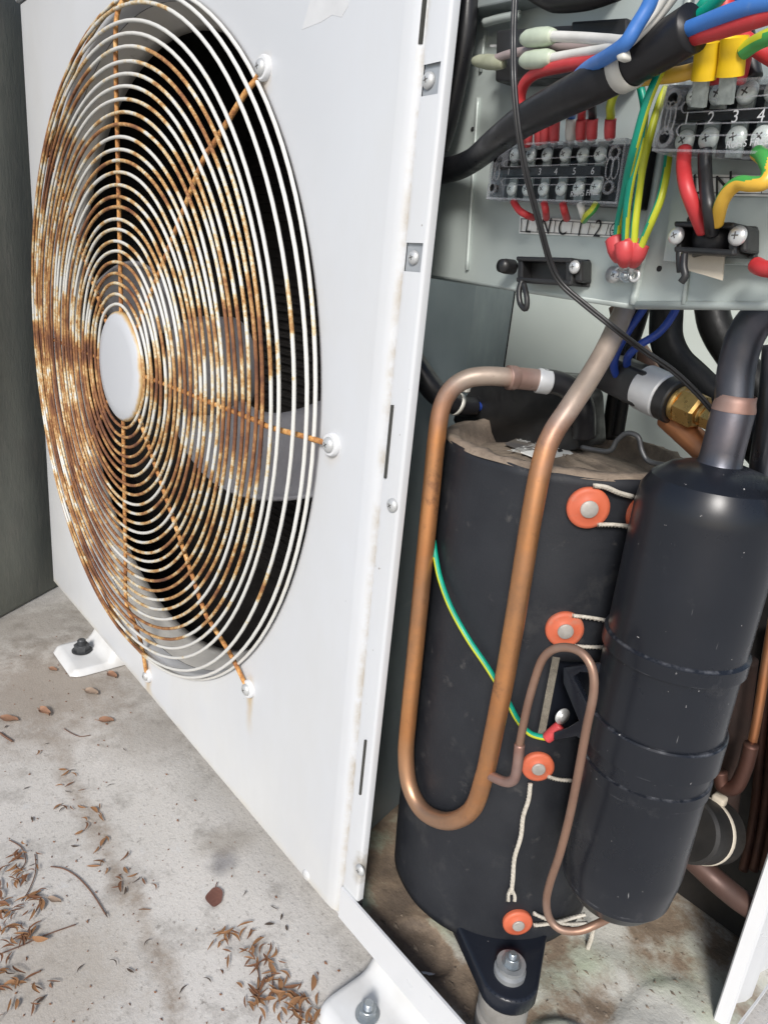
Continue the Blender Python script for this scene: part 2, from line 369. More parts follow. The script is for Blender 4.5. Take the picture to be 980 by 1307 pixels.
class MB:
    def __init__(s): s.v = []; s.f = []; s.mi = []
    def add(s, v, f, mi=0):
        k = len(s.v); s.v += [Vector(x) for x in v]; s.f += [tuple(i + k for i in q) for q in f]; s.mi += [mi] * len(f); return s
    def box(s, o, a, b, c, mi=0):        # corner o with edge vectors a, b, c
        o, a, b, c = Vector(o), Vector(a), Vector(b), Vector(c)
        return s.add([o, o + a, o + a + b, o + b, o + c, o + a + c, o + a + b + c, o + b + c],
                     [(0, 3, 2, 1), (4, 5, 6, 7), (0, 1, 5, 4), (1, 2, 6, 5), (2, 3, 7, 6), (3, 0, 4, 7)], mi)
    def ubox(s, x0, x1, y0, y1, z0, z1, mi=0):   # box between unit coordinates
        p = W(x0, y0, z0); q = W(x1, y1, z1); d = q - p
        return s.box(p, (d.x, 0, 0), (0, d.y, 0), (0, 0, d.z), mi)
    def prism(s, pts, ext, mi=0):        # closed outline swept by a vector
        n = len(pts); pts = [Vector(p) for p in pts]; e = Vector(ext)
        return s.add(pts + [p + e for p in pts], [tuple(range(n))[::-1], tuple(range(n, 2 * n))] + [(i, (i + 1) % n, n + (i + 1) % n, n + i) for i in range(n)], mi)
    def lathe(s, M, prof, n=32, mi=0):   # profile of (radius, height) round local z of matrix M
        k = []; v = []; f = []
        for r, h in prof:
            if r < 1e-7: k.append([len(v)]); v.append(M @ Vector((0, 0, h)))
            else:
                k.append(list(range(len(v), len(v) + n)))
                v += [M @ Vector((r * math.cos(2 * math.pi * i / n), r * math.sin(2 * math.pi * i / n), h)) for i in range(n)]
        for a, b in zip(k, k[1:]):
            for i in range(n):
                j = (i + 1) % n
                if len(a) == 1 and len(b) == 1: continue
                if len(a) == 1: f.append((a[0], b[i], b[j]))
                elif len(b) == 1: f.append((a[i], a[j], b[0]))
                else: f.append((a[i], a[j], b[j], b[i]))
        return s.add(v, f, mi)
    def tube(s, pts, rad, n=10, sub=6, mi=None, cap=True, split=None, phase=0.0, twist=0.0, flat=1.0, sdir=None, thr=0.0, turn=0.0):
        P, Rr = spline(pts, rad, sub)
        T = [(P[min(i + 1, len(P) - 1)] - P[max(i - 1, 0)]).normalized() for i in range(len(P))]
        u = T[0].orthogonal().normalized(); rings = []; v = []; f = []; mm = []
        for i, p in enumerate(P):
            u = (u - T[i] * u.dot(T[i])).normalized(); b = T[i].cross(u)
            for j in range(n):
                a = 2 * math.pi * j / n + phase + twist * i / len(P)
                v.append(p + (u * math.cos(a) + b * math.sin(a) * flat) * Rr[i])
        for i in range(len(P) - 1):
            for j in range(n):
                f.append((i * n + j, i * n + (j + 1) % n, (i + 1) * n + (j + 1) % n, (i + 1) * n + j))
                if sdir is not None:
                    c_ = v[i * n + j] + v[i * n + (j + 1) % n] - 2 * P[i]
                    sd_ = Vector(sdir); sd_ = (sd_ - T[i] * sd_.dot(T[i])).normalized()
                    sd_ = Matrix.Rotation(turn * i / len(P), 3, T[i]) @ sd_
                    mm.append(1 if c_.normalized().dot(sd_) > thr else 0)
                else: mm.append(1 if split and j < n * split else (mi or 0))
        if cap:
            f.append(tuple(range(n))[::-1]); mm.append(mi or 0)
            f.append(tuple(range((len(P) - 1) * n, len(P) * n))); mm.append(mi or 0)
        k = len(s.v); s.v += v; s.f += [tuple(i + k for i in q) for q in f]; s.mi += mm; return s
    def obj(s, name, mat, parent=None, **kw):
        multi = isinstance(mat, (list, tuple))
        return obj(name, s.v, s.f, mat, parent, mi=s.mi if multi else None, **kw)
def spline(pts, rad, sub=6):
    pts = [Vector(p) for p in pts]
    if not isinstance(rad, (list, tuple)): rad = [rad] * len(pts)
    if len(pts) == 2: return pts, list(rad)
    out = []; ro = []
    for i in range(len(pts) - 1):
        p0 = pts[max(i - 1, 0)]; p1 = pts[i]; p2 = pts[i + 1]; p3 = pts[min(i + 2, len(pts) - 1)]
        for k in range(sub):
            t = k / sub
            out.append(0.5 * ((2 * p1) + (p2 - p0) * t + (2 * p0 - 5 * p1 + 4 * p2 - p3) * t * t + (3 * p1 - p0 - 3 * p2 + p3) * t ** 3))
            ro.append(rad[i] + (rad[i + 1] - rad[i]) * t)
    out.append(pts[-1]); ro.append(rad[-1]); return out, ro
def frame(o, n, up=(0, 0, 1)):           # matrix with local z along n
    n = Vector(n).normalized(); u = Vector(up); x = u.cross(n)
    if x.length < 1e-4: x = Vector((1, 0, 0))
    x.normalize(); y = n.cross(x)
    M = Matrix((x, y, n)).transposed().to_4x4(); M.translation = Vector(o); return M
def spin(a): return Matrix.Rotation(a, 4, 'Z')
def text_mesh(s, mat, extrude=0.0):
    cu = bpy.data.curves.new('writing', 'FONT'); cu.body = s; cu.size = 1.0; cu.align_x = 'CENTER'; cu.align_y = 'CENTER'; cu.extrude = extrude
    t = bpy.data.objects.new('writing', cu); col.objects.link(t)
    bpy.context.view_layer.update()
    me = bpy.data.meshes.new_from_object(t.evaluated_get(bpy.context.evaluated_depsgraph_get()))
    bpy.data.objects.remove(t); bpy.data.curves.remove(cu)
    me.materials.clear(); me.materials.append(mat); return me
def write(s, o, n, h, mat, parent, up=(0, 0, 1), wid=1.0, name='letter', roll=0.0):
    M = frame(o, n, up) @ spin(roll) @ Matrix.Diagonal((h * wid, h, h, 1))
    return inst(name, text_mesh(s, mat), M, parent)
# one pan-head screw mesh (unit radius), cross recess as dark bars
def make_screw_mesh(mat, name):
    b = MB()
    b.lathe(Matrix(), [(1.0, 0.0), (0.98, 0.14), (0.86, 0.34), (0.62, 0.5), (0.35, 0.58), (0, 0.6)], 24)
    for a in (0, math.pi / 2):
        Mx = Matrix.Rotation(a, 4, 'Z')
        b.box(Mx @ Vector((-0.36, -0.07, 0.3)), Mx @ Vector((0.72, 0, 0)), Mx @ Vector((0, 0.14, 0)), Vector((0, 0, 0.305)), 1)
    o = b.obj(name, [mat, m_recess], angle=40, origin=(0, 0, 0)); me = o.data; bpy.data.objects.remove(o); return me
screw_me = make_screw_mesh(m_screw, 'screw'); bright_me = make_screw_mesh(m_bright, 'screw'); term_me = make_screw_mesh(m_tscrew, 'screw')
def screw(o, n, r, parent, me=None, roll=0.4):
    return inst('screw', me or screw_me, frame(o, n) @ spin(roll) @ Matrix.Scale(r, 4), parent)
def make_nut_mesh(mat):
    b = MB()
    hexp = [(math.cos(k * math.pi / 3), math.sin(k * math.pi / 3), 0) for k in range(6)]
    b.prism(hexp, (0, 0, 0.8)); b.lathe(Matrix(), [(0.86, 0.8), (0.8, 0.86), (0.55, 0.86)], 18)
    prof = [(0.52, 0.8)]
    for k in range(6): prof += [(0.55, 0.86 + k * 0.11), (0.47, 0.915 + k * 0.11)]
    prof += [(0.42, 1.56), (0, 1.57)]
    b.lathe(Matrix(), prof, 18); b.lathe(Matrix(), [(1.3, -0.14), (1.3, 0.0), (0.6, 0.0)], 24); b.lathe(Matrix(), [(1.3, -0.14), (1.3, 0)], 24)
    o = b.obj('nut', mat, angle=35, origin=(0, 0, 0)); me = o.data; bpy.data.objects.remove(o); return me
nut_me = make_nut_mesh(m_bolt); dnut_me = make_nut_mesh(m_dbolt)

# ================================================================== SETTING
def floor_mat():
    N = NT('concrete')
    sx, sy, sz = N.sep()
    c = N.mix(N.maprange(N.noise(5, 5, 0.6), 0.35, 0.66), (0.60, 0.575, 0.54), (0.50, 0.48, 0.445))
    c = N.mix(N.maprange(N.noise(28, 6, 0.7), 0.52, 0.75), c, (0.27, 0.25, 0.225))
    c = N.mix(N.maprange(N.noise(320, 5, 0.75), 0.55, 0.72), c, (0.25, 0.235, 0.215))
    c = N.mix(N.maprange(N.noise(110, 5, 0.75), 0.60, 0.70), c, (0.28, 0.26, 0.235))
    c = N.mix(N.maprange(N.noise(75, 4, 0.7), 0.60, 0.72), c, (0.54, 0.53, 0.51))
    c = N.mix(N.maprange(N.noise(420, 2, 0.5), 0.72, 0.76), c, (0.62, 0.61, 0.58))
    # muddy drip line
    wob = N.math('MULTIPLY', N.math('SUBTRACT', N.noise(16, 5, 0.65), 0.5), 0.05)
    p0 = PZ(95, 1000, FLOOR); p1 = PZ(190, 1200, FLOOR)
    k = (p1.y - p0.y) / (p1.x - p0.x)
    d = N.math('SUBTRACT', N.math('SUBTRACT', sy, p0.y), N.math('MULTIPLY', N.math('SUBTRACT', sx, p0.x), k))
    band = N.maprange(N.math('ABSOLUTE', N.math('ADD', d, wob)), 0.002, 0.013, 1.0, 0.0)
    band = N.math('MULTIPLY', band, N.math('MULTIPLY', N.maprange(sx, p0.x - 0.22, p0.x + 0.02, 0.0, 1.0), N.maprange(sx, p1.x + 0.05, p1.x + 0.18, 1.0, 0.0)))
    band = N.math('MULTIPLY', band, N.maprange(N.noise(24, 5, 0.6), 0.34, 0.56, 0.3, 1.0))
    c = N.mix(N.math('MULTIPLY', band, N.maprange(N.noise(150, 5, 0.7), 0.35, 0.65, 0.3, 0.75)), c, (0.23, 0.175, 0.125))
    def patch(px, py, r, colr, amt, c):
        p = PZ(px, py, FLOOR)
        dd = N.math('SQRT', N.math('ADD', N.math('POWER', N.math('SUBTRACT', sx, p.x), 2.0), N.math('POWER', N.math('SUBTRACT', sy, p.y), 2.0)))
        g = N.maprange(N.math('ADD', dd, N.math('MULTIPLY', N.math('SUBTRACT', N.noise(55, 5, 0.7), 0.5), r * 1.3)), r * 0.35, r, 1.0, 0.0)
        return N.mix(N.math('MULTIPLY', g, amt), c, colr)
    c = patch(284, 1100, 0.016, (0.17, 0.165, 0.175), 0.65, c)
    c = patch(268, 1078, 0.018, (0.30, 0.27, 0.23), 0.45, c)
    c = patch(300, 1070, 0.022, (0.30, 0.265, 0.22), 0.45, c)
    c = patch(60, 880, 0.13, (0.27, 0.225, 0.18), 0.75, c)
    c = patch(40, 800, 0.10, (0.17, 0.15, 0.125), 0.6, c)
    c = patch(190, 935, 0.06, (0.28, 0.25, 0.215), 0.5, c)
    c = patch(70, 1250, 0.07, (0.33, 0.28, 0.22), 0.5, c)
    N.set(Base_Color=c, Roughness=0.85)
    h = N.math('ADD', N.noise(420, 6, 0.75), N.math('MULTIPLY', N.noise(60, 4), 0.8))
    N.bump(h, 0.4, 0.002)
    return N.m
m_floor = floor_mat()
g = obj('ground', [(-40, -40, 0), (40, -40, 0), (40, 40, 0), (-40, 40, 0)], [(0, 1, 2, 3)], m_floor, origin=(0, 0, 0), smooth=False)
g['kind'] = 'structure'

def wall_mat():
    N = NT('dark_green_render')
    v = N.scaled((1, 1, 0.25))
    c = N.mix(N.maprange(N.noise(18, 6, 0.65, v), 0.35, 0.66), (0.165, 0.17, 0.142), (0.115, 0.12, 0.104))
    c = N.mix(N.maprange(N.noise(90, 5, 0.7, v), 0.52, 0.75), c, (0.18, 0.175, 0.15))
    c = N.mix(N.maprange(N.noise(5, 4, 0.6), 0.5, 0.7), c, (0.12, 0.115, 0.10))
    N.set(Base_Color=c, Roughness=0.8); N.bump(N.noise(220, 6, 0.7, v), 0.5, 0.002)
    return N.m
p0 = PZ(0, 790, FLOOR); p1 = PZ(62, 756, FLOOR); d = (p1 - p0).normalized(); nrm = Vector((-d.y, d.x, 0))
a = p0 - d * 0.12; b = p0 + d * 1.2
mb = MB().prism([a, b, b + nrm * 0.12, a + nrm * 0.12], (0, 0, 0.85))
wl = mb.obj('wall', wall_mat(), smooth=False, bevel=0.004, origin=(p0.x, p0.y, 0)); tag(wl, 'dark green-grey rendered wall beside the left end of the white unit', 'wall')

# ================================================================== OUTDOOR UNIT CASING
XL, XR, ZB, ZT = -3.73, -1.150, -1.70, 0.955
UX = -0.30; UY = 2.25                       # right and rear limits of the unit
unit = thing('heat_pump_unit', 'white outdoor heat pump unit with rusted round fan grille, right side opened up', 'heat pump', W(-2.2, 1.5, FLOOR))
# front panel: face with round opening, rolled rim, left return, fold on the right
def front_panel():
    b = MB(); n = 128; RO = 1.122
    xs0, xs1 = XL + 0.014, XR - 0.05
    circ = []; rect = []
    angs = sorted(set([2 * math.pi * i / n for i in range(n)] + [math.atan2(z - FZ, x - FX) % (2 * math.pi) for x in (xs0, xs1) for z in (ZB, ZT)]))
    for t in angs:
        c, s = math.cos(t), math.sin(t)
        k = min([(xs1 - FX) / c if c > 1e-9 else 1e9, (xs0 - FX) / c if c < -1e-9 else 1e9, (ZT - FZ) / s if s > 1e-9 else 1e9, (ZB - FZ) / s if s < -1e-9 else 1e9])
        circ.append((c, s)); rect.append((FX + c * k, FZ + s * k))
    N = len(angs)
    rings = [[W(x, 1.0, z) for x, z in rect]]
    for rr, yy in ((RO + 0.02, 1.0), (RO + 0.006, 1.004), (RO, 1.016), (RO - 0.002, 1.05)):
        rings.append([W(FX + c * rr, yy, FZ + s * rr) for c, s in circ])
    v = [p for r in rings for p in r]
    f = [(k * N + i, k * N + (i + 1) % N, (k + 1) * N + (i + 1) % N, (k + 1) * N + i) for k in range(len(rings) - 1) for i in range(N)]
    b.add(v, f)
    def strip(prof, z0, z1):
        v = []; 
        for x, y in prof: v += [W(x, y, z0), W(x, y, z1)]
        b.add(v, [(2 * i, 2 * i + 2, 2 * i + 3, 2 * i + 1) for i in range(len(prof) - 1)])
    strip([(xs0, 1.0), (XL + 0.005, 1.002), (XL + 0.001, 1.007), (XL, 1.018), (XL, UY)], ZB, ZT)   # left return
    strip([(xs1, 1.0), (-1.178, 1.0012), (-1.165, 1.005), (-1.156, 1.010), (-1.152, 1.017)], ZB, ZT)
    strip([(-1.152, 1.017), (-1.147, 1.017)], ZB, ZT)
    # bottom return
    b.add([W(xs0, 1.0, ZB), W(-1.155, 1.01, ZB), W(-1.155, 1.05, ZB), W(xs0, 1.05, ZB)], [(0, 1, 2, 3)])
    return b.obj('front_panel', m_panel, unit, angle=50)
fp = front_panel()
# flange strip right of the fold; two square cut-outs show the zinc flange below
fl = MB(); pockets = []
for (x0, y0, x1, y1) in ((534, 82, 561, 122), (515, 310, 539, 347)):
    a = PY(x1, (y0 + y1) / 2, 1.014); pockets.append((a.x / S, PY((x0 + x1) / 2, y0, 1.014).z / S + FLOOR, PY((x0 + x1) / 2, y1, 1.014).z / S + FLOOR))
def fstrip(prof, z0, z1):
    v = []
    for x, y in prof: v += [W(x, y, z0), W(x, y, z1)]
    fl.add(v, [(2 * i, 2 * i + 2, 2 * i + 3, 2 * i + 1) for i in range(len(prof) - 1)])
full = [(-1.146, 1.0145), (-1.144, 1.012), (-1.0925, 1.012), (-1.0865, 1.0135), (-1.0838, 1.018), (-1.0838, 1.033)]
zs = [ZT]
for px_, zt, zb in pockets: zs += [zt, zb]
zs.append(-1.604)
for i in range(0, len(zs) - 1):
    if i % 2 == 0: fstrip(full, zs[i + 1], zs[i])
    else:
        xr = pockets[i // 2][0]
        fstrip([(xr, 1.018), (xr, 1.012)] + full[2:], zs[i + 1], zs[i])
flo = fl.obj('flange', m_panel, unit, angle=50)
pk = MB()
pk.ubox(-1.1465, -1.0845, 1.019, 1.024, -1.6, ZT - 0.01)
pk.obj('flange_backing', m_pocket, flo, smooth=False)
for px, py, r in ((547, 103, 0.0155), (528, 329, 0.0145)): screw(PY(px, py, 1.018), (0, -1, 0), r * S, flo, roll=0.3)
screw(PY(501, 645, 1.0115), (0, -1, 0), 0.0165 * S, flo, roll=0.7)
screw(PY(460, 1110, 1.0115), (0, -1, 0), 0.016 * S, flo, roll=0.2)
for (x0, y0, x1, y1) in ((541, -6, 538, 55), (500, 517, 493, 611), (466, 945, 461, 1016)):
    a = PY(x0, y0, 1.008); b_ = PY(x1, y1, 1.008)
    mb = MB().box((a.x - 0.0006, a.y - 0.0003, b_.z), (0.0013, 0, 0), (0, 0.002, 0), (0, 0, a.z - b_.z)); mb.obj('slot', m_slot, flo, smooth=False)
p = PY(391, 1117, 1.0)
mb = MB().lathe(frame(p, (0, -1, 0)), [(0.0042, 0), (0.0036, 0.0009), (0.002, 0.0014), (0, 0.0015)], 16); mb.obj('dimple', m_panel, fp)
# tape residue near the top of the panel
q = [(399, -10), (445, -10), (444, 8), (436, 22), (424, 19), (410, 28), (385, 38), (392, 14)]
mb = MB().prism([PY(x, y, 0.9995) for x, y in q], (0, 0.0001, 0))
mb.obj('tape_residue', pm('tape_residue', (0.50, 0.51, 0.52), (0.54, 0.55, 0.56), 70, 0.7), fp, smooth=False)
# bell mouth behind the opening
prof = [(1.120, 0.052), (1.10, 0.09), (1.083, 0.13), (1.075, 0.165), (1.11, 0.167)]
FM = frame(W(FX, 1.0, FZ), (0, 1, 0))
mb = MB().lathe(FM, [(r * S, h * S) for r, h in prof], 96); mb.obj('fan_shroud', m_bell, unit)
# lid, rear coil, side, partition
lid = MB().ubox(XL - 0.012, -1.16, 0.985, UY + 0.02, 0.962, 1.03); lid.obj('lid', m_white, unit, bevel=0.002)
bk = MB().ubox(XL + 0.02, -1.30, 2.05, 2.20, ZB, ZT); bk.ubox(XL + 0.02, XL + 0.10, 1.22, 2.04, ZB, ZT); bk.ubox(XL + 0.11, -1.32, 1.30, 2.04, ZT - 0.06, ZT - 0.01)
bk.ubox(XL + 0.11, -1.66, 1.20, 2.0, ZB + 0.02, ZB + 0.03); bk.obj('coil_and_dark_lining', m_coil, unit, smooth=False)  # black sheets added above and below to keep the fan chamber dark
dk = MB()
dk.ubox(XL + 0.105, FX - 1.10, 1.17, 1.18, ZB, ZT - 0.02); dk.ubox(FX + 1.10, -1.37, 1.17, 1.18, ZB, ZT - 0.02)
dk.ubox(XL + 0.02, -1.41, 1.06, UY - 0.05, -1.70, -1.69)  # pan floor coloured black so no lit strip shows behind the grille
dk.obj('shroud_plate_and_dark_floor', m_coil, unit, smooth=False)
fin = MB()
for k in range(60):
    z = -1.62 + k * 0.043; fin.ubox(XL + 0.03, -1.5, 2.03, 2.049, z, z + 0.012)
fin.obj('coil_fins', m_coil, unit, smooth=False)['kind'] = 'stuff'
# shroud plate that closes the front of the fan chamber round the opening
def sheet(name, pts, z0, z1, mat, th=0.006, parent=unit):
    b = MB(); P = [W(x, y, 0) for x, y in pts]
    for i in range(len(P) - 1):
        d = (P[i + 1] - P[i]); n = Vector((-d.y, d.x, 0)).normalized() * th * S
        a0 = P[i].copy(); a0.z = W(0, 0, z0).z
        b.box(a0, d, n, Vector((0, 0, (z1 - z0) * S)))
    return b.obj(name, mat, parent, smooth=False)
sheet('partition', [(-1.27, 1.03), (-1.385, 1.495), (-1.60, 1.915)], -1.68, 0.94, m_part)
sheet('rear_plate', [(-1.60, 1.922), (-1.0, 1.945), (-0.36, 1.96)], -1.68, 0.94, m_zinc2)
ce = MB().ubox(-0.70, -0.37, 1.87, 1.945, -1.67, -0.62); ce.obj('coil_end', m_coil, unit, smooth=False)
# base pan with pressed relief, front lip and corner
def pan_h(x, y):
    h = -1.68
    def bump(cx, cy, rx, ry, amp, soft=0.35):
        d = math.hypot((x - cx) / rx, (y - cy) / ry); t = max(0, min(1, (1 - d) / soft)); return amp * t * t * (3 - 2 * t)
    h += bump(-0.50, 1.19, 0.12, 0.11, 0.028) - bump(-0.92, 1.12, 0.10, 0.075, 0.022) + bump(-0.42, 1.45, 0.1, 0.2, 0.012)
    h += 0.010 * noise.noise(Vector((x * 9, y * 9, 0)))
    return h
def pan_mat():
    N = NT('dirty_pan')
    sx, sy, sz = N.sep()
    sy = N.math('ADD', sy, 0.5 * S)
    c = N.mix(N.maprange(N.noise(15), 0.3, 0.7), (0.58, 0.57, 0.52), (0.48, 0.47, 0.42))
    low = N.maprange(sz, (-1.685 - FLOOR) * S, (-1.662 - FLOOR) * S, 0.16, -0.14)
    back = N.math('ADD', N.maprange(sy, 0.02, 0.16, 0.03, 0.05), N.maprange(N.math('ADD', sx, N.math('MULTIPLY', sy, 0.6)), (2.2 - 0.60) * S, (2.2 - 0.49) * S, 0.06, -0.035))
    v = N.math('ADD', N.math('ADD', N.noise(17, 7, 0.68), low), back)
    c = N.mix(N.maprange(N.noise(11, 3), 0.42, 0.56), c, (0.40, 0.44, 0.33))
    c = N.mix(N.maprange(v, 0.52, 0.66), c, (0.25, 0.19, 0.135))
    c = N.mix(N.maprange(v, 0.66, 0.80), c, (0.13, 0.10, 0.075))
    c = N.mix(N.maprange(N.noise(190, 5, 0.7), 0.60, 0.72), c, (0.15, 0.11, 0.075))
    N.set(Base_Color=c, Roughness=0.75); N.bump(N.noise(240, 6, 0.7), 0.6, 0.0015)
    return N.m
v = []; f = []
nx, ny = 100, 90
X0, X1, Y0, Y1 = -1.40, UX, 1.012, UY - 0.06
for j in range(ny + 1):
    for i in range(nx + 1):
        x = X0 + (X1 - X0) * i / nx; y = Y0 + (Y1 - Y0) * j / ny; v.append(W(x, y, pan_h(x, y)))
for j in range(ny):
    for i in range(nx): f.append((j * (nx + 1) + i, j * (nx + 1) + i + 1, (j + 1) * (nx + 1) + i + 1, (j + 1) * (nx + 1) + i))
pan = obj('base_pan', v, f, pan_mat(), unit)
lp = MB()
lp.ubox(-1.146, UX, 1.004, 1.011, -1.705, -1.600)
lp.ubox(-1.40, UX, 1.02, UY - 0.06, -1.722, -1.708)
lp.obj('pan_lip', m_white, pan, smooth=False)
mb = MB().ubox(-1.14, -1.08, 1.0115, 1.03, -1.66, -1.603); mb.obj('lip_corner', m_dark, pan, smooth=False)
# feet
def foot(xc, yfront, nm, wid=0.13):
    b = MB(); n1, n2 = 22, 16; v = []; f = []
    y0, y1 = yfront, 1.16
    for j in range(n2 + 1):
        for i in range(n1 + 1):
            u = -1 + 2 * i / n1; t = j / n2
            x = xc + u * wid; y = y0 + (y1 - y0) * t
            # rounded outline in front
            k = max(0, 1 - t / 0.18); 
            x = xc + u * wid * (1 - 0.18 * k * k)
            e = min(1 - abs(u), t * 1.6); rim = min(1, e / 0.10)
            z = FLOOR + 0.004 + 0.026 * math.sin(rim * math.pi / 2)
            dish = math.exp(-((x - xc) ** 2 + (y - y0 - 0.095) ** 2) / 0.0022); z -= 0.006 * dish
            ramp = max(0, (y - (y0 + 0.17)) / 0.05); z += min(0.095, 0.095 * ramp * min(1, max(0, (1 - abs(u)) / 0.12)))
            v.append(W(x, y, z))
    for j in range(n2):
        for i in range(n1): f.append((j * (n1 + 1) + i, j * (n1 + 1) + i + 1, (j + 1) * (n1 + 1) + i + 1, (j + 1) * (n1 + 1) + i))
    fo = obj('foot', v, f, m_foot, unit); return fo
f1 = foot(-0.885, 0.848, 'foot', 0.155); f2 = foot(-3.06, 0.835, 'foot', 0.15)
inst('bolt', nut_me, Matrix.Translation(PZ(469, 1293, FLOOR + 0.033)) @ spin(0.3) @ Matrix.Scale(0.0245 * S, 4), f1)
inst('bolt', dnut_me, Matrix.Translation(PZ(105, 829, FLOOR + 0.034)) @ spin(0.1) @ Matrix.Scale(0.035 * S, 4), f2)
# right rear side panel with its ribs
def edge_panel():
    b = MB()
    for (x, y0, y1, zb) in ((-0.352, 1.575, 1.60, -1.80),):
        pass
    base = PZ(907, 1307, -1.70); bx, by = base.x / S, base.y / S + 1
    prof = [(bx - 0.004, by + 0.02), (bx, by), (bx + 0.004, by - 0.004), (bx + 0.03, by + 0.004), (bx + 0.034, by + 0.012), (bx + 0.026, by + 0.03), (bx + 0.012, by + 0.06), (bx + 0.012, by + 0.075),
            (bx + 0.03, by + 0.12), (bx + 0.034, by + 0.15), (bx + 0.012, by + 0.19), (bx + 0.014, by + 0.21), (bx + 0.03, by + 0.27), (bx + 0.034, by + 0.62)]
    v = []
    for x, y in prof: v += [W(x, y, -1.72), W(x, y, ZT)]
    b.add(v, [(2 * i, 2 * i + 2, 2 * i + 3, 2 * i + 1) for i in range(len(prof) - 1)])
    return b.obj('side_panel', m_white, unit, angle=25)
edge_panel()
mb = MB().prism([PY(971, 1104, 1.9), PY(990, 1098, 1.9), PY(990, 1122, 1.9), PY(968, 1126, 1.9)], (0.0, 0.0004, 0))
# fan: two broad blades on a hub
def fan():
    fo = []
    M0 = frame(W(FX, 1.24, FZ), (0, -1, 0))
    hb = MB().lathe(M0, [(0.0, 0.10 * S), (0.10 * S, 0.095 * S), (0.17 * S, 0.06 * S), (0.19 * S, -0.02 * S), (0.19 * S, -0.14 * S), (0, -0.14 * S)], 40)
    h = hb.obj('fan', m_fan, unit, angle=40)
    for k, base in enumerate((R(-14), R(166))):
        v = []; f = []; nr, na = 10, 12
        for i in range(nr + 1):
            t = i / nr; r = 0.17 + (0.965 - 0.17) * t
            a0 = base + R(8) + R(-92 + 160 * t - 108 * t * t + 30 * t ** 3); a1 = base + R(8) + R(-26 + 62 * t - 27 * t * t)
            # rounded tip corners
            rr = r
            for j in range(na + 1):
                s = j / na; a = a0 + (a1 - a0) * s
                edge = 1 - 0.16 * max(0, abs(s - 0.45) / 0.55) ** 4 * t
                y = 1.235 - 0.10 * (s - 0.5) * (1.0 - 0.2 * t) * 2 * -1 + 0.015 * math.sin(s * math.pi)
                v.append(W(FX + math.cos(a) * rr * edge, y, FZ + math.sin(a) * rr * edge))
        n = len(v)
        for i in range(nr):
            for j in range(na): f.append((i * (na + 1) + j, i * (na + 1) + j + 1, (i + 1) * (na + 1) + j + 1, (i + 1) * (na + 1) + j))
        bo = obj('blade', v, f, m_fan, h)
        sm = bo.modifiers.new('solid', 'SOLIDIFY'); sm.thickness = 0.003
fan()

# ------------------------------------------------------------------ grille
HUBL = W(FX, 0.935, FZ)
grille = thing('fan_grille', 'round wire fan grille with concentric rings, rusted orange and brown, on the white panel', 'fan guard', HUBL)
def torus(name, r, y, wr, mat, n=112, k=7, jit=0.0):
    v = []; f = []; ph = random.random() * 6
    for i in range(n):
        a = 2 * math.pi * i / n; rj = r + jit * math.sin(a * 3 + ph) + jit * 0.6 * math.sin(a * 7 + ph * 2); yj = y + jit * math.sin(a * 4 + ph)
        c, s = math.cos(a), math.sin(a)
        for j in range(k):
            b_ = 2 * math.pi * j / k
            v.append(W(FX + c * (rj + wr * math.cos(b_)), yj + wr * math.sin(b_), FZ + s * (rj + wr * math.cos(b_))))
    for i in range(n):
        for j in range(k): f.append((i * k + j, ((i + 1) % n) * k + j, ((i + 1) % n) * k + (j + 1) % k, i * k + (j + 1) % k))
    return obj(name, v, f, mat, grille)
r = 0.214; rr = []
while r < 1.06: rr.append((r, 0.935)); r += 0.0346
rr += [(1.092, 0.948), (1.122, 0.966), (1.132, 0.988)]
for r, y in rr: torus('ring', r, y, 0.0056, m_rust, jit=0.0016)
hubm = MB().lathe(frame(W(FX, 0.938, FZ), (0, -1, 0)), [(0.0, 0.016 * S), (0.14 * S, 0.0155 * S), (0.178 * S, 0.011 * S), (0.191 * S, 0.002 * S), (0.193 * S, -0.012 * S), (0.186 * S, -0.014 * S)], 64)
hubm.obj('hub_cap', m_hub, grille)
mounts = {0: (0.815, 0.835), 1: (1.192, -0.005), 2: (0.855, -0.865), 3: (0.065, -1.235)}
def spoke(a, mount=None, bend=0.97):
    c, s = math.cos(a), math.sin(a)
    def at(r, y): return W(FX + c * r, y, FZ + s * r)
    pts = [at(0.15, 0.945), at(0.4, 0.9455), at(0.7, 0.9455), at(bend - 0.05, 0.9455)]
    if mount:
        mx, mz = mount; L = math.hypot(mx, mz); c2, s2 = mx / L, mz / L
        def a2(r, y): return W(FX + c2 * r, y, FZ + s2 * r)
        pts += [a2(bend + 0.01, 0.949), a2(1.09, 0.975), a2(L - 0.035, 0.988), a2(L - 0.016, 0.99)]
        e = a2(L, 0.991)
    else:
        pts += [at(1.06, 0.95), at(1.115, 0.97), at(1.125, 0.99)]
    b = MB().tube(pts, 0.0075 * S, 8, 5)
    so_ = b.obj('spoke', m_spoke, grille)
    if mount:
        me_ = MB().lathe(frame(W(FX + mx, 1.0, FZ + mz), (0, -1, 0)), [(0.029 * S, 0.0), (0.029 * S, 0.009 * S), (0.026 * S, 0.013 * S), (0.0, 0.013 * S)], 24)
        me_.obj('washer', m_white, so_, angle=40)
        screw(W(FX + mx, 0.987, FZ + mz), (0, -1, 0), 0.0195 * S, so_, roll=random.random())
for a, mnt in ((90, None), (46.5, mounts[0]), (0, mounts[1]), (-46, mounts[2]), (-91, mounts[3]), (-135, None), (180, None), (135, None)):
    spoke(R(a), mnt, 0.93 if a == 46.5 else 0.975)

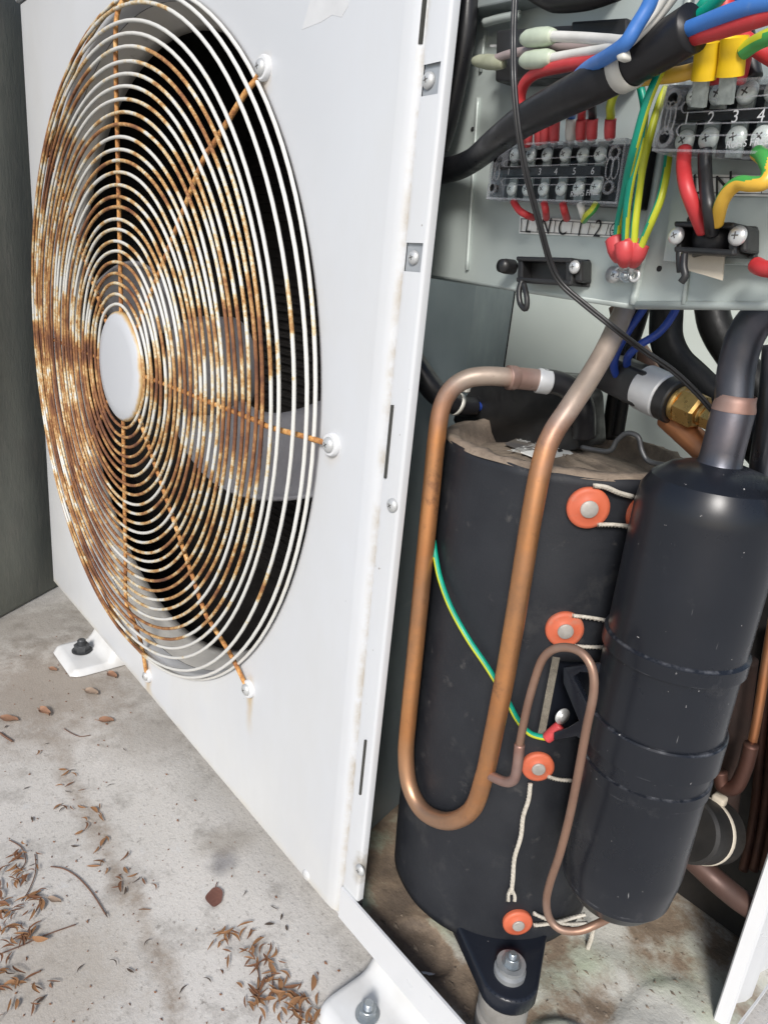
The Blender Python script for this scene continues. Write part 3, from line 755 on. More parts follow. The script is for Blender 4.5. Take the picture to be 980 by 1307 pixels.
# ================================================================== COMPRESSOR
def polar(az, d, z): return W(d * math.sin(R(az)), d * math.cos(R(az)), z)
CA, CD, CR = -34.3, 1.65, 0.272
CC = Vector((CD * math.sin(R(CA)), CD * math.cos(R(CA))))
def cyl(px, py, rad=CR, c=CC):            # where a sight line meets a vertical cylinder
    r = ray(px, py); dx, dy = r.x, r.y
    A = dx * dx + dy * dy; B = -2 * (dx * c.x + dy * c.y); C = c.x ** 2 + c.y ** 2 - rad ** 2
    D = max(0, B * B - 4 * A * C); t = (-B - math.sqrt(D)) / (2 * A)
    p = r * t; n = Vector((p.x - c.x, p.y - c.y, 0)).normalized(); return W(*p), n
CB, CT = -1.535, -0.325
comp = thing('compressor', 'tall black felt-wrapped compressor cylinder standing on the dirty base pan', 'compressor', W(CC.x, CC.y, -1.68))
ca0 = math.atan2(-CC.y, -CC.x)            # direction from the axis to the camera
def jacket():
    n, rows = 120, 60; v = []; f = []
    # opening cut in the jacket beside the strap of the receiver
    pa, _ = cyl(708, 838); pb, _ = cyl(697, 938); 
    tl = math.atan2(pa.y / S + 1 - CC.y, pa.x / S - CC.x); zt = pa.z / S + FLOOR; zb = pb.z / S + FLOOR
    for k in range(rows + 1):
        z = CB + (CT - CB) * k / rows
        for i in range(n):
            a = ca0 + 2 * math.pi * i / n
            r = CR + 0.0045 * noise.noise(Vector((math.cos(a) * 2.5, math.sin(a) * 2.5, z * 2.2))) + 0.0012 * noise.noise(Vector((math.cos(a) * 5, math.sin(a) * 5, z * 9))) + 0.0015 * math.sin(z * 14 + 2 * a)
            v.append(W(CC.x + r * math.cos(a), CC.y + r * math.sin(a), z + (0.012 * noise.noise(Vector((a * 2, 0, 3))) if k == rows else 0)))
    for k in range(rows):
        zc = CB + (CT - CB) * (k + 0.5) / rows
        for i in range(n):
            a = ca0 + 2 * math.pi * (i + 0.5) / n
            da = (a - tl + math.pi) % (2 * math.pi) - math.pi
            if zb < zc < zt and 0 < da < 0.62: continue
            f.append((k * n + i, k * n + (i + 1) % n, (k + 1) * n + (i + 1) % n, (k + 1) * n + i))
    o = obj('jacket', v, f, m_jacket, comp)
    sm = o.modifiers.new('solid', 'SOLIDIFY'); sm.thickness = 0.018 * S; sm.offset = -1
    return tl, zb, zt, o
tl, zb, zt, jk = jacket()
# felt edge inside the opening
def cp(a, r, z): return W(CC.x + r * math.cos(a), CC.y + r * math.sin(a), z)
b = MB()
b.box(cp(tl - 0.02, CR + 0.002, zb), cp(tl + 0.035, CR + 0.004, zb) - cp(tl - 0.02, CR + 0.002, zb), Vector((math.cos(tl), math.sin(tl), 0)) * -0.03 * S, Vector((0, 0, (zt - zb) * S)))
b.obj('felt_edge', pm('grey_felt', (0.14, 0.125, 0.1), (0.22, 0.2, 0.16), 200, 0.9, bump=0.8), jk, smooth=False)
# steel shell inside
prof = [(0.0, CB - 0.02), (0.2, CB - 0.02), (0.235, CB + 0.02), (0.238, CT - 0.15), (0.225, CT - 0.10), (0.19, CT - 0.075), (0.1, CT - 0.06), (0, CT - 0.055)]
b = MB().lathe(Matrix.Translation(W(CC.x, CC.y, FLOOR - FLOOR + 0) - Vector((0, 0, 0))), [(r * S, z * S) for r, z in prof], 56)
b.obj('shell', m_gloss, comp, angle=60)
# dusty felt ring and dust on top
v = []; f = []; n = 96; rads = [(CR - 0.001, -0.004), (CR - 0.004, 0.007), (CR - 0.026, 0.009), (CR - 0.036, -0.016), (0.215, -0.042), (0.16, -0.030), (0.08, -0.018), (0.03, -0.014)]
for k, (r, h) in enumerate(rads):
    for i in range(n):
        a = ca0 + 2 * math.pi * i / n
        q = Vector((math.cos(a) * 3, math.sin(a) * 3, k * 0.4))
        rj = r + (0.008 * noise.noise(q * 3) if 0 < k < 4 else 0); hj = h + 0.007 * noise.noise(q * 2.5 + Vector((5, 0, 0)))
        if k == 0: hj = h + 0.006 * noise.noise(Vector((a * 2, 0, 3)))
        v.append(W(CC.x + rj * math.cos(a), CC.y + rj * math.sin(a), CT + hj))
for k in range(len(rads) - 1):
    for i in range(n): f.append((k * n + i, k * n + (i + 1) % n, (k + 1) * n + (i + 1) % n, (k + 1) * n + i))
f.append(tuple(range((len(rads) - 1) * n, len(rads) * n)))
mi = [0] * (4 * n) + [1] * (len(f) - 4 * n)
obj('felt_top', v, f, [m_felt, m_dirt], comp, mi=mi)
# printed sticker on the crown
ZS = CT - 0.019
def flat_quad(px, z, th=0.0006):
    return MB().prism([PZ(x, y, z) for x, y in px], (0, 0, th))
flat_quad([(644, 567), (672, 555), (722, 560), (726, 577), (690, 587)], ZS).obj('dark_sticker', pm('dark_sticker', (0.085, 0.08, 0.078), (0.17, 0.145, 0.115), 70, 0.8), comp, smooth=False)
flat_quad([(664, 578), (718, 570), (731, 580), (690, 588)], ZS + 0.004).obj('white_sticker', m_label, comp, smooth=False)
flat_quad([(711, 573.5), (716, 573), (718, 576), (712, 577)], ZS + 0.0075, 0.0002).obj('print_block', m_print, comp, smooth=False)
dirx = (PZ(700, 560, ZS) - PZ(650, 573, ZS)).normalized()
for s_, px, py, h in (('MADE IN CHINA', 681, 569, 0.0088), ('1Z 30', 672, 561, 0.0088)):
    M = Matrix.Identity(4); x = -dirx; z = Vector((0, 0, 1)); y = z.cross(x)
    M = Matrix((x, y, z)).transposed().to_4x4() @ Matrix.Diagonal((h * 0.8, h * 1.2, h, 1)); M.translation = PZ(px, py, ZS + 0.0045)
    inst('letters', text_mesh(s_, m_label), M, comp)
# terminal cover and wire clip
tp = []
def tcover():
    b = MB()
    out = [(612, 512), (640, 494), (668, 483), (742, 484), (764, 500), (770, 524)]
    base = [PY(x, y, 1.50) for x, y in [(612, 530), (640, 484), (700, 473), (748, 476), (772, 500), (776, 566), (700, 572), (640, 562)]]
    b.prism(base, (0.0, -0.028, -0.002))
    return b.obj('terminal_cover', m_black, comp, bevel=0.003, smooth=True, angle=40)
tcover()
MB().tube([PY(742, 571, 1.30), PY(776, 576, 1.30), PY(787, 562, 1.30), PY(800, 553, 1.30), PY(814, 558, 1.30), PY(819, 576, 1.30), PY(828, 589, 1.30), PY(852, 594, 1.29)], 0.0055 * S, 8).obj('wire_clip', m_dbolt, comp)
MB().box(PY(696, 545, 1.33), PY(722, 502, 1.33) - PY(696, 545, 1.33), PY(708, 549, 1.33) - PY(696, 545, 1.33), Vector((0, 0.0008, 0))).obj('paper_tag', m_tape, comp, smooth=False)
# mounting foot in front, grommet and bolt
FB = PZ(650, 1240, -1.505); FBu = (FB.x / S, FB.y / S + 1)
fd = Vector((FBu[0] - CC.x, FBu[1] - CC.y)); fd.normalize(); fs = Vector((-fd.y, fd.x))
def mfoot(fd, tip):
    fs = Vector((-fd.y, fd.x)); b = MB(); out = []
    wide, rt = 0.125, 0.071
    inner = CR - 0.10
    pts = [(inner, 0.14), (CR + 0.005, 0.102)]
    for k in range(13):
        a = R(62) - R(124) * k / 12; pts.append((tip + rt * math.cos(a), rt * math.sin(a)))
    pts += [(CR + 0.005, -0.102), (inner, -0.14)]
    top = []; 
    for u, s in pts: top.append(W(CC.x + fd.x * u + fs.x * s, CC.y + fd.y * u + fs.y * s, -1.508))
    b.prism(top, (0, 0, -0.05 * S))
    o = b.obj('mounting_foot', m_gloss, comp, bevel=0.0022, angle=50)
    c = W(CC.x + fd.x * tip, CC.y + fd.y * tip, 0)
    def Lz(z): return Matrix.Translation(Vector((c.x, c.y, (z - FLOOR) * S)))
    MB().lathe(Lz(-1.69), [(0.060 * S, 0), (0.060 * S, 0.05 * S), (0.053 * S, 0.058 * S), (0.053 * S, 0.068 * S), (0.060 * S, 0.076 * S), (0.060 * S, 0.118 * S), (0.054 * S, 0.122 * S), (0.02 * S, 0.13 * S)], 32).obj('grommet', m_mount, o, angle=40)
    MB().lathe(Lz(-1.508), [(0.037 * S, 0), (0.037 * S, 0.012 * S), (0.030 * S, 0.016 * S), (0.030 * S, 0.021 * S), (0.034 * S, 0.023 * S), (0.034 * S, 0.031 * S), (0.0, 0.033 * S)], 32).obj('washer', m_washer, o, angle=40)
    inst('bolt', nut_me, Lz(-1.474) @ spin(0.2) @ Matrix.Scale(0.0175 * S, 4), o)
tip = math.hypot(FBu[0] - CC.x, FBu[1] - CC.y)
mfoot(fd, tip)
for da in (160, 200):
    c, s = math.cos(R(da)), math.sin(R(da)); mfoot(Vector((fd.x * c - fd.y * s, fd.x * s + fd.y * c)), tip)
# orange buttons with their rivets
def button(px, py, r, parent=comp):
    p, n = cyl(px, py, CR + 0.004)
    M = frame(p, n); r *= S
    o = MB().lathe(M, [(r * 0.98, -0.0012), (r, 0.0004), (r * 0.97, 0.0014), (r * 0.8, 0.0019), (r * 0.52, 0.0016), (r * 0.47, 0.0022), (r * 0.4, 0.0024), (0, 0.0024)], 36).obj('button', m_orange, parent)
    MB().lathe(M, [(r * 0.42, 0.0018), (r * 0.41, 0.0030), (r * 0.36, 0.0034), (0, 0.0035)], 24).obj('rivet', m_rivet, o, angle=40)
    return p, n
for px, py, r in ((750, 648, 0.0425), (720, 803, 0.0400), (686, 978, 0.0365), (660, 1177, 0.0365)): button(px, py, r)
for px, py, r in ((820, 655, 0.040), (790, 810, 0.040)): button(px, py, r)
def cord(pts, label=None, r=0.0052, pad=0.012):
    P = []
    for q in pts:
        p, n = cyl(q[0], q[1], CR + (q[2] if len(q) > 2 else pad)); P.append(p)
    b = MB().tube(P, r * S, 8, 5, twist=30)
    b.tube([p + Vector((0.0006, 0, 0.0004)) for p in P], r * 0.75 * S, 6, 5)
    return b.obj('cord', m_string, comp)
cord([(757, 620), (772, 622), (788, 629), (806, 634)]); cord([(762, 670), (780, 670), (802, 672)])
cord([(730, 786), (748, 788), (772, 792)]); cord([(734, 825), (752, 826), (772, 826)])
cord([(698, 991), (712, 995), (728, 996)])
cord([(676, 1000), (674, 1020), (667, 1042), (664, 1068), (656, 1095), (654, 1120), (652, 1140)])
cord([(651, 1134), (648, 1142), (648, 1150)], r=0.004); cord([(652, 1134), (656, 1143), (656, 1150)], r=0.004)
cord([(681, 1166), (700, 1174), (722, 1179), (748, 1178, 0.03)]); cord([(681, 1181), (705, 1178), (728, 1172), (746, 1167, 0.03)])
cord([(757, 1182, 0.03), (754, 1197, 0.03), (750, 1208, 0.03), (748, 1217, 0.03)], r=0.0065)

# ================================================================== RECEIVER (accumulator)
AA, AD, AR = -22.8, 1.35, 0.1265
AC = Vector((AD * math.sin(R(AA)), AD * math.cos(R(AA))))
acc = thing('suction_accumulator', 'glossy black steel accumulator tank in front of the compressor, with two raised bands', 'accumulator', W(AC.x, AC.y, -1.23))
def zfront(px, py, rad=AR):
    p, n = cyl(px, py, rad, AC); return p.z / S + FLOOR
b1t, b1b = zfront(846, 846), zfront(846, 868)
b2t, b2b, b3t, b3b = zfront(840, 958), zfront(838, 998), zfront(834, 1020), zfront(834, 1037)
zd = zfront(880, 665)
prof = [(0.0, -1.245), (0.05, -1.238), (0.09, -1.215), (0.113, -1.18), (AR - 0.006, -1.13), (AR - 0.003, -1.10)]
AR2 = AR - 0.003
prof += [(AR2, b3b), (AR2 + 0.004, b3b + 0.003), (AR2 + 0.004, b3t - 0.002), (AR2, b3t), (AR2, b2b - 0.002), (AR + 0.006, b2b + 0.001), (AR + 0.006, b2t - 0.002), (AR + 0.003, b2t + 0.001), (AR - 0.001, b2t + 0.0015)]
prof += [(AR - 0.001, b1b - 0.001), (AR + 0.006, b1b + 0.001), (AR + 0.006, b1t - 0.003), (AR, b1t + 0.002)]
prof += [(AR, zd - 0.01), (AR - 0.004, zd + 0.022), (AR - 0.018, zd + 0.048), (AR - 0.045, zd + 0.068), (0.05, zd + 0.078), (0.036, zd + 0.080)]
Mz = Matrix.Translation(W(AC.x, AC.y, 0) )
def tank_mat():
    # glossy black paint, worn pale along the edges of the raised bands, with chips and scratches
    N = NT('tank_paint'); sx, sy, sz = N.sep()
    c = N.mix(N.maprange(N.noise(18), 0.35, 0.68), (0.009, 0.0105, 0.0145), (0.0125, 0.0145, 0.0195))
    c = N.mix(N.maprange(N.noise(40, 6, 0.7), 0.60, 0.95), c, (0.06, 0.06, 0.064))
    wear = N.maprange(N.noise(95, 5, 0.7), 0.48, 0.66)
    base = -1.23
    for z in (b1t, b1b, b2t, b2b, b3t, b3b, -1.17):
        g = N.maprange(N.math('ABSOLUTE', N.math('SUBTRACT', sz, (z - base) * S)), 0.0001, 0.0007, 1.0, 0.0)
        c = N.mix(N.math('MULTIPLY', N.math('MULTIPLY', g, wear), 0.5), c, (0.17, 0.175, 0.19))
    c = N.mix(N.maprange(N.noise(380, 3, 0.6), 0.735, 0.77), c, (0.42, 0.41, 0.40))
    c = N.mix(N.maprange(N.noise(60, 2, 0.5, N.scaled((7, 7, 0.7))), 0.765, 0.79), c, (0.22, 0.22, 0.22))
    N.set(Base_Color=c, Roughness=N.maprange(N.noise(30, 5), 0.3, 0.7, 0.24, 0.36), Specular_IOR_Level=0.38)
    N.bump(N.noise(120, 4), 0.03); return N.m
MB().lathe(Mz, [(r * S, z * S) for r, z in prof], 72).obj('tank', tank_mat(), acc, angle=24)
zn = zd + 0.076
def zc(px, py): 
    r = ray(px, py); t = AD / math.hypot(r.x, r.y); return r.z * t
zj = zc(932, 514)
MB().lathe(Mz, [(0.040 * S, zn * S), (0.0365 * S, (zn + 0.006) * S), (0.0355 * S, (zn + 0.03) * S), (0.0355 * S, (zj - 0.010) * S), (0.0315 * S, zj * S), (0.028 * S, zj * S)], 40).obj('neck_sleeve', m_steelpipe, acc, angle=35)
MB().lathe(Mz, [(0.0362 * S, (zj - 0.013) * S), (0.0362 * S, (zj - 0.009) * S), (0.033 * S, (zj + 0.003) * S), (0.0318 * S, (zj + 0.014) * S), (0.030 * S, (zj + 0.014) * S)], 40).obj('solder_collar', m_pinkcu, acc)
# strap that ties the tank to the compressor through the jacket opening
pA, _ = cyl(725, 855, 0.262); pB, _ = cyl(722, 935, 0.262)
b = MB()
qz = [(718, 852), (770, 846), (790, 850), (790, 862), (740, 858), (731, 864), (752, 905), (775, 935), (800, 960), (770, 965), (735, 940), (706, 945), (706, 935), (722, 930), (738, 920), (718, 872)]
b.prism([PY(x, y, 1.165) for x, y in qz], (0, 0.0035, 0)); b.obj('strap_bracket', m_gloss, acc, bevel=0.0006, angle=30)

# ================================================================== PIPES
def pipe(name, label, cat, pts, rad, mat, n=16, sub=8):
    o = MB().tube(pts, rad, n, sub).obj(name, mat); return tag(o, label, cat)
# U-shaped discharge pipe
up = [(745, 556, 1.36), (744, 525, 1.34), (735, 503, 1.33), (715, 490, 1.30), (690, 485, 1.26), (655, 482, 1.20), (620, 480, 1.15), (595, 484, 1.12), (575, 498, 1.10), (563, 522, 1.09), (557, 560, 1.085), (551, 620, 1.083), (541, 720, 1.08), (530, 830, 1.075),
      (521, 920, 1.07), (518, 965, 1.07), (523, 1005, 1.068), (541, 1036, 1.065), (572, 1048, 1.062), (602, 1033, 1.06), (618, 990, 1.055), (627, 950, 1.05), (645, 860, 1.05), (662, 760, 1.05), (678, 660, 1.055), (693, 585, 1.07), (706, 552, 1.085), (726, 522, 1.11), (752, 482, 1.16), (776, 440, 1.21), (800, 386, 1.28), (812, 350, 1.33), (820, 300, 1.37)]
dp = thing('discharge_pipe', 'long U-shaped bare copper pipe looping down in front of the black compressor', 'copper pipe', PY(572, 1048, 1.062))
UPTS = [PY(*q) for q in up]
PR = 0.0203 * S
# split by look: black elbow, tinted run, copper loop, pale upper run
MB().tube(UPTS[0:5], 0.026 * S, 16, 8).obj('black_elbow', m_rubber, dp)
def graded_copper():
    # the heat of brazing left the upper ends pale and pinkish: a colour of the metal itself, by height
    N = NT('graded_copper'); sx, sy, sz = N.sep()
    h = N.math('ADD', sz, N.math('MULTIPLY', N.math('SUBTRACT', N.noise(30, 4), 0.5), 0.05))
    c = N.mix(N.maprange(N.noise(30, 4), 0.35, 0.68), (0.60, 0.285, 0.115), (0.44, 0.195, 0.08))
    c = N.mix(N.maprange(N.noise(17, 6, 0.65), 0.46, 0.62), c, (0.38, 0.20, 0.105))
    c = N.mix(N.maprange(N.noise(55, 5, 0.7), 0.60, 0.74), c, (0.25, 0.125, 0.07))
    lowz = PY(572, 1048, 1.062).z
    g = N.maprange(h, PY(560, 560, 1.085).z - lowz, PY(590, 490, 1.12).z - lowz, 0.0, 1.0)
    c = N.mix(g, c, N.mix(N.maprange(N.noise(45, 4), 0.4, 0.65), (0.34, 0.215, 0.17), (0.22, 0.14, 0.115)))
    g2 = N.maprange(h, PY(706, 552, 1.085).z - lowz, PY(740, 500, 1.14).z - lowz, 0.0, 1.0)
    c = N.mix(g2, c, N.mix(N.maprange(N.noise(40, 5), 0.4, 0.65), (0.37, 0.30, 0.245), (0.27, 0.215, 0.175)))
    g3 = N.maprange(h, 0.035, 0.0, 0.0, 0.6); c = N.mix(g3, c, (0.36, 0.255, 0.19))
    c = N.mix(N.maprange(N.noise(260, 4, 0.7), 0.68, 0.78), c, (0.12, 0.07, 0.05))
    N.set(Base_Color=c, Metallic=N.maprange(g, 0.0, 1.0, 0.75, 0.35), Roughness=N.maprange(N.noise(60, 5), 0.3, 0.7, 0.34, 0.56))
    N.bump(N.noise(350, 4), 0.06); return N.m
MB().tube(UPTS[4:], PR, 18, 8).obj('pipe', graded_copper(), dp)
MB().tube([PY(698, 487, 1.272), PY(675, 484, 1.235), PY(652, 482, 1.195)], 0.0235 * S, 18, 5).obj('union_sleeve', m_pinkcu, dp)
MB().tube([PY(656, 482.3, 1.203), PY(652, 482, 1.195), PY(648, 482, 1.188)], 0.0262 * S, 18, 4).obj('union_ring', m_pinkcu, dp)
MB().tube([PY(699, 487.5, 1.274), PY(692, 486.5, 1.262), PY(685, 485.5, 1.252)], 0.0272 * S, 18, 4).obj('solder_ring', m_silver, dp)
cp_ = [(620, 986, 1.055), (632, 993, 1.05), (646, 998, 1.05), (656, 994, 1.05), (660, 978, 1.05), (663, 950, 1.05), (672, 905, 1.045), (683, 865, 1.045), (693, 840, 1.045), (708, 828, 1.045), (728, 827, 1.045), (745, 836, 1.045), (756, 856, 1.045), (757, 885, 1.045), (748, 930, 1.045),
       (738, 985, 1.05), (727, 1040, 1.06), (714, 1090, 1.07), (702, 1125, 1.08), (697, 1150, 1.09), (701, 1172, 1.10), (715, 1186, 1.11), (738, 1188, 1.13), (760, 1180, 1.16), (780, 1170, 1.20)]
ct = thing('capillary_tube', 'thin brown copper tube bent into a tall narrow hairpin beside the black accumulator', 'copper tube', PY(697, 1150, 1.09))
CP = [PY(*q) for q in cp_]
MB().tube(CP, 0.0083 * S, 12, 8).obj('tube', m_browncu, ct)
MB().tube(CP[0:6], 0.0108 * S, 12, 8).obj('tube_sleeve', m_pinkcu, ct)
MB().tube([CP[24], CP[24] + (CP[24] - CP[23]) * 0.9], 0.011 * S, 12).obj('tube_end', m_darkcu, ct)
# U-bend on top of the receiver
ub = []
for q in ((933, 516), (938, 480), (944, 450), (953, 425), (968, 406), (992, 396), (1016, 404), (1028, 428), (1030, 470), (1020, 560), (1005, 660)):
    ub.append(PY(q[0], q[1], AC.y))
ub[0] = W(AC.x, AC.y, zj - 0.01)
MB_ = MB().tube(ub, 0.0305 * S, 24, 8)
tag(MB_.obj('suction_pipe', m_steelpipe), 'thick grey steel-blue pipe curving over from the top of the black accumulator', 'pipe')
pipe('grey_riser_pipe', 'grey vertical pipe at the right picture edge beside the accumulator', 'pipe', [PY(972, 640, 1.42), PY(975, 590, 1.42), PY(984, 530, 1.42), PY(992, 440, 1.42)], 0.026 * S, m_steelpipe)
# black insulated pipes behind
pipe('insulated_pipe', 'black insulated pipe dropping from the control box then bending right, left of its twin', 'insulated pipe', [PY(852, 340, 1.5), PY(850, 395, 1.5), PY(850, 432, 1.5), PY(862, 460, 1.5), (PY(885, 483, 1.5)), PY(930, 528, 1.5), PY(985, 590, 1.5)], 0.035 * S, m_foam)
pipe('insulated_pipe', 'black insulated pipe bending behind the grey suction pipe, right of its twin', 'insulated pipe', [PY(905, 340, 1.6), PY(908, 395, 1.6), PY(917, 425, 1.6), PY(940, 460, 1.6), PY(975, 505, 1.6), PY(1010, 550, 1.6)], 0.036 * S, m_foam)
pipe('insulated_pipe', 'thin black insulated pipe standing behind the blue wires and pressure switch', 'insulated pipe', [PY(776, 560, 1.55), PY(783, 510, 1.55), PY(792, 470, 1.55), PY(812, 420, 1.55), PY(828, 360, 1.55)], 0.017 * S, m_foam)
pipe('insulated_pipe', 'short black insulated pipe end standing just left of the pressure switch body', 'insulated pipe', [PY(788, 556, 1.5), PY(795, 512, 1.5), PY(800, 480, 1.5), PY(806, 440, 1.5)], 0.014 * S, m_foam)
pipe('brown_pipe', 'dull brown pipe rising slanted behind the blue wires under the control box', 'pipe', [PY(855, 520, 1.62), PY(838, 490, 1.62), PY(818, 455, 1.62), PY(800, 430, 1.62), PY(790, 390, 1.62)], 0.026 * S, m_browncu)
pipe('copper_stub', 'orange copper stub pipe under the brass fitting of the pressure switch', 'copper pipe', [PY(852, 532, 1.34), PY(872, 550, 1.33), PY(892, 568, 1.32), PY(915, 590, 1.31)], 0.025 * S, m_copper)
# pipes low on the right
pipe('copper_line', 'thin reddish copper line running down beside the right side of the accumulator', 'copper tube', [PY(986, 790, 1.62), PY(976, 850, 1.62), PY(970, 890, 1.62), PY(962, 935, 1.62), PY(950, 985, 1.62)], 0.0105 * S, m_copper)
pipe('copper_sleeve', 'thick end sleeve of dark copper at the foot of the thin copper line', 'copper pipe', [PY(958, 950, 1.60), PY(950, 980, 1.60), PY(938, 1004, 1.60), PY(922, 1004, 1.60), PY(918, 985, 1.60)], 0.017 * S, m_darkcu)
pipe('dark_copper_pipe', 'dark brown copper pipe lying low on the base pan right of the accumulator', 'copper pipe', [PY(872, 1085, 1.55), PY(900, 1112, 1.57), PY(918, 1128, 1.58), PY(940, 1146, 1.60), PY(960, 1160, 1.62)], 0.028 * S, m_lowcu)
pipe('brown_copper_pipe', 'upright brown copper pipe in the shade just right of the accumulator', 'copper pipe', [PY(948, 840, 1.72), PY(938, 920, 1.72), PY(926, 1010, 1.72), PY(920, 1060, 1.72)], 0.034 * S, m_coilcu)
for k, (xa, xb) in enumerate(((984, 962), (1000, 975), (1016, 988))):
    pipe('hairpin_pipe', ('leftmost', 'middle', 'rightmost')[k] + ' thin copper hairpin pipe behind the white right side panel', 'copper tube', [PY(xa, 800, 1.82), PY((xa + xb) / 2, 920, 1.82), PY(xb, 1040, 1.82), PY(xb - 14, 1110, 1.82)], 0.012 * S, m_darkcu)
# strainer drum with cable tie
dr = thing('strainer_drum', 'black rubber-wrapped drum held by a white cable tie right of the accumulator foot', 'pipe drum', PY(900, 1110, 1.52))
dc0, dc1 = PY(876, 1058, 1.50), PY(911, 1060, 1.62)
DM = frame(dc0, (dc0 - dc1)); L = (dc1 - dc0).length
MB().lathe(DM, [(0, -0.001), (0.04 * S, 0.0), (0.070 * S, 0.0), (0.0765 * S, -0.0018), (0.077 * S, -0.006), (0.077 * S, -L), (0.05 * S, -L - 0.004), (0, -L - 0.004)], 40).obj('drum', m_drum, dr, angle=25)
MB().lathe(DM, [(0.0775 * S, -L * 0.50), (0.079 * S, -L * 0.52), (0.079 * S, -L * 0.60), (0.0775 * S, -L * 0.62)], 40).obj('cable_tie', m_tape, dr)
hp = DM @ Vector((0, 0.081 * S, -L * 0.6))
MB().box(hp + Vector((-0.004, -0.003, -0.003)), (0.0075, 0, 0), (0, 0.007, 0), (0, 0, 0.0065)).obj('tie_head', m_tape, dr, bevel=0.0015)

# ================================================================== PRESSURE SWITCH
ps = thing('pressure_switch', 'black pressure switch with silver band and brass nut above the compressor', 'pressure switch', PY(850, 520, 1.22))
a0, a1 = PY(800, 484, 1.33), PY(912, 536, 1.30); ax = (a1 - a0).normalized(); AL = (a1 - a0).length
PM = frame(a0, ax)
def seg(name, t0, t1, r, mat, n=36, bev=0.0008):
    r *= S; z0, z1 = AL * t0, AL * t1
    return MB().lathe(PM, [(0, z0), (r - bev, z0), (r, z0 + bev), (r, z1 - bev), (r - bev, z1), (0, z1)], n).obj(name, mat, ps, angle=40)
b = MB().box(PM @ Vector((-0.036 * S, -0.036 * S, -0.012)), PM.to_3x3() @ Vector((0.072 * S, 0, 0)), PM.to_3x3() @ Vector((0, 0.072 * S, 0)), PM.to_3x3() @ Vector((0, 0, AL * 0.30 + 0.012)))
b.obj('connector_body', m_black, ps, bevel=0.0016)
seg('silver_band', 0.20, 0.47, 0.0455, m_silver); seg('black_collar', 0.47, 0.60, 0.0445, m_black); seg('collar_step', 0.60, 0.65, 0.034, m_brass)
seg('brass_nut', 0.64, 0.86, 0.034, m_brass, 6, 0.0012); seg('brass_neck', 0.86, 0.90, 0.022, m_brass); seg('small_nut', 0.90, 1.10, 0.0235, m_brass, 6, 0.001)
for k, t in enumerate((0.27, 0.31, 0.35)):
    pass

# ================================================================== CONTROL BOX
cb = thing('control_box', 'galvanised metal control box plate carrying the terminal blocks above the compressor', 'control box', PL(808, 388, 0))
LW = 0.003
def quad_plate(name, px, off, mat, th=0.006, parent=cb, bevel=0.0):
    return MB().prism([PL(x, y, off) for x, y in px], -PN * th * S).obj(name, mat, parent, smooth=False, bevel=bevel)
quad_plate('left_plate', [(520, 346), (808, 389), (846, 190), (890, -60), (560, -60)], 0.0, m_zinc)
# rolled bottom edge and the fold on the right
MB().tube([PL(520, 347, -0.006), PL(808, 390, -0.006)], 0.0065 * S, 10).obj('bottom_roll', m_zinc, cb)
MB().tube([PL(808, 389, 0.004), PL(828, 288, 0.004), PL(846, 190, 0.004), (PL(890, -60, 0.004))], 0.008 * S, 10).obj('fold', m_zinc, cb)
quad_plate('right_plate', [(812, 388.5), (1080, 389), (1080, -60), (892, -60), (848, 190)], 0.006, m_zinc)
quad_plate('right_upper_plate', [(846, 333), (1080, 344), (1080, -60), (893, -60), (862, 215)], 0.03, m_zinc, 0.02)
MB().tube([PL(812, 389, 0.002), PL(1080, 390, 0.002)], 0.0075 * S, 10).obj('bottom_roll', m_zinc, cb)
MB().tube([PL(610, 125, 0.002), PL(604, 220, 0.002), PL(596, 345, 0.002)], 0.0045 * S, 8).obj('pressed_rib', m_zinc, cb)
MB().tube([PL(620, 40, 0.002), PL(613, 92, 0.002)], 0.0045 * S, 8).obj('pressed_rib', m_zinc, cb)
MB().tube([PL(878, 336, 0.008), PL(872, 388, 0.008)], 0.004 * S, 8).obj('pressed_rib', m_zinc, cb)
for px, py, o_ in ((603, 165, 0.0), (841, 343, 0.006), (880, 280, 0.03)):
    MB().lathe(frame(PL(px, py, o_), PN), [(0, 0.0003), (0.0045 * S, 0.0003), (0.0048 * S, -0.0004)], 14).obj('hole', m_dark, cb)
# upper shelf with its lip and the dark part hanging from it
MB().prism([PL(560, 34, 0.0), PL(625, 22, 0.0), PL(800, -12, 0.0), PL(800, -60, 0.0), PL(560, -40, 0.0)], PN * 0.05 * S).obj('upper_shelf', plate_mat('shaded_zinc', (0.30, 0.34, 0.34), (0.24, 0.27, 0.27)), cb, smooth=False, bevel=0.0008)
MB().tube([PL(618, 29, 0.03), PL(640, 23, 0.03), PL(662, 19, 0.03)], 0.008 * S, 8).obj('shelf_clip', m_zinc, cb)
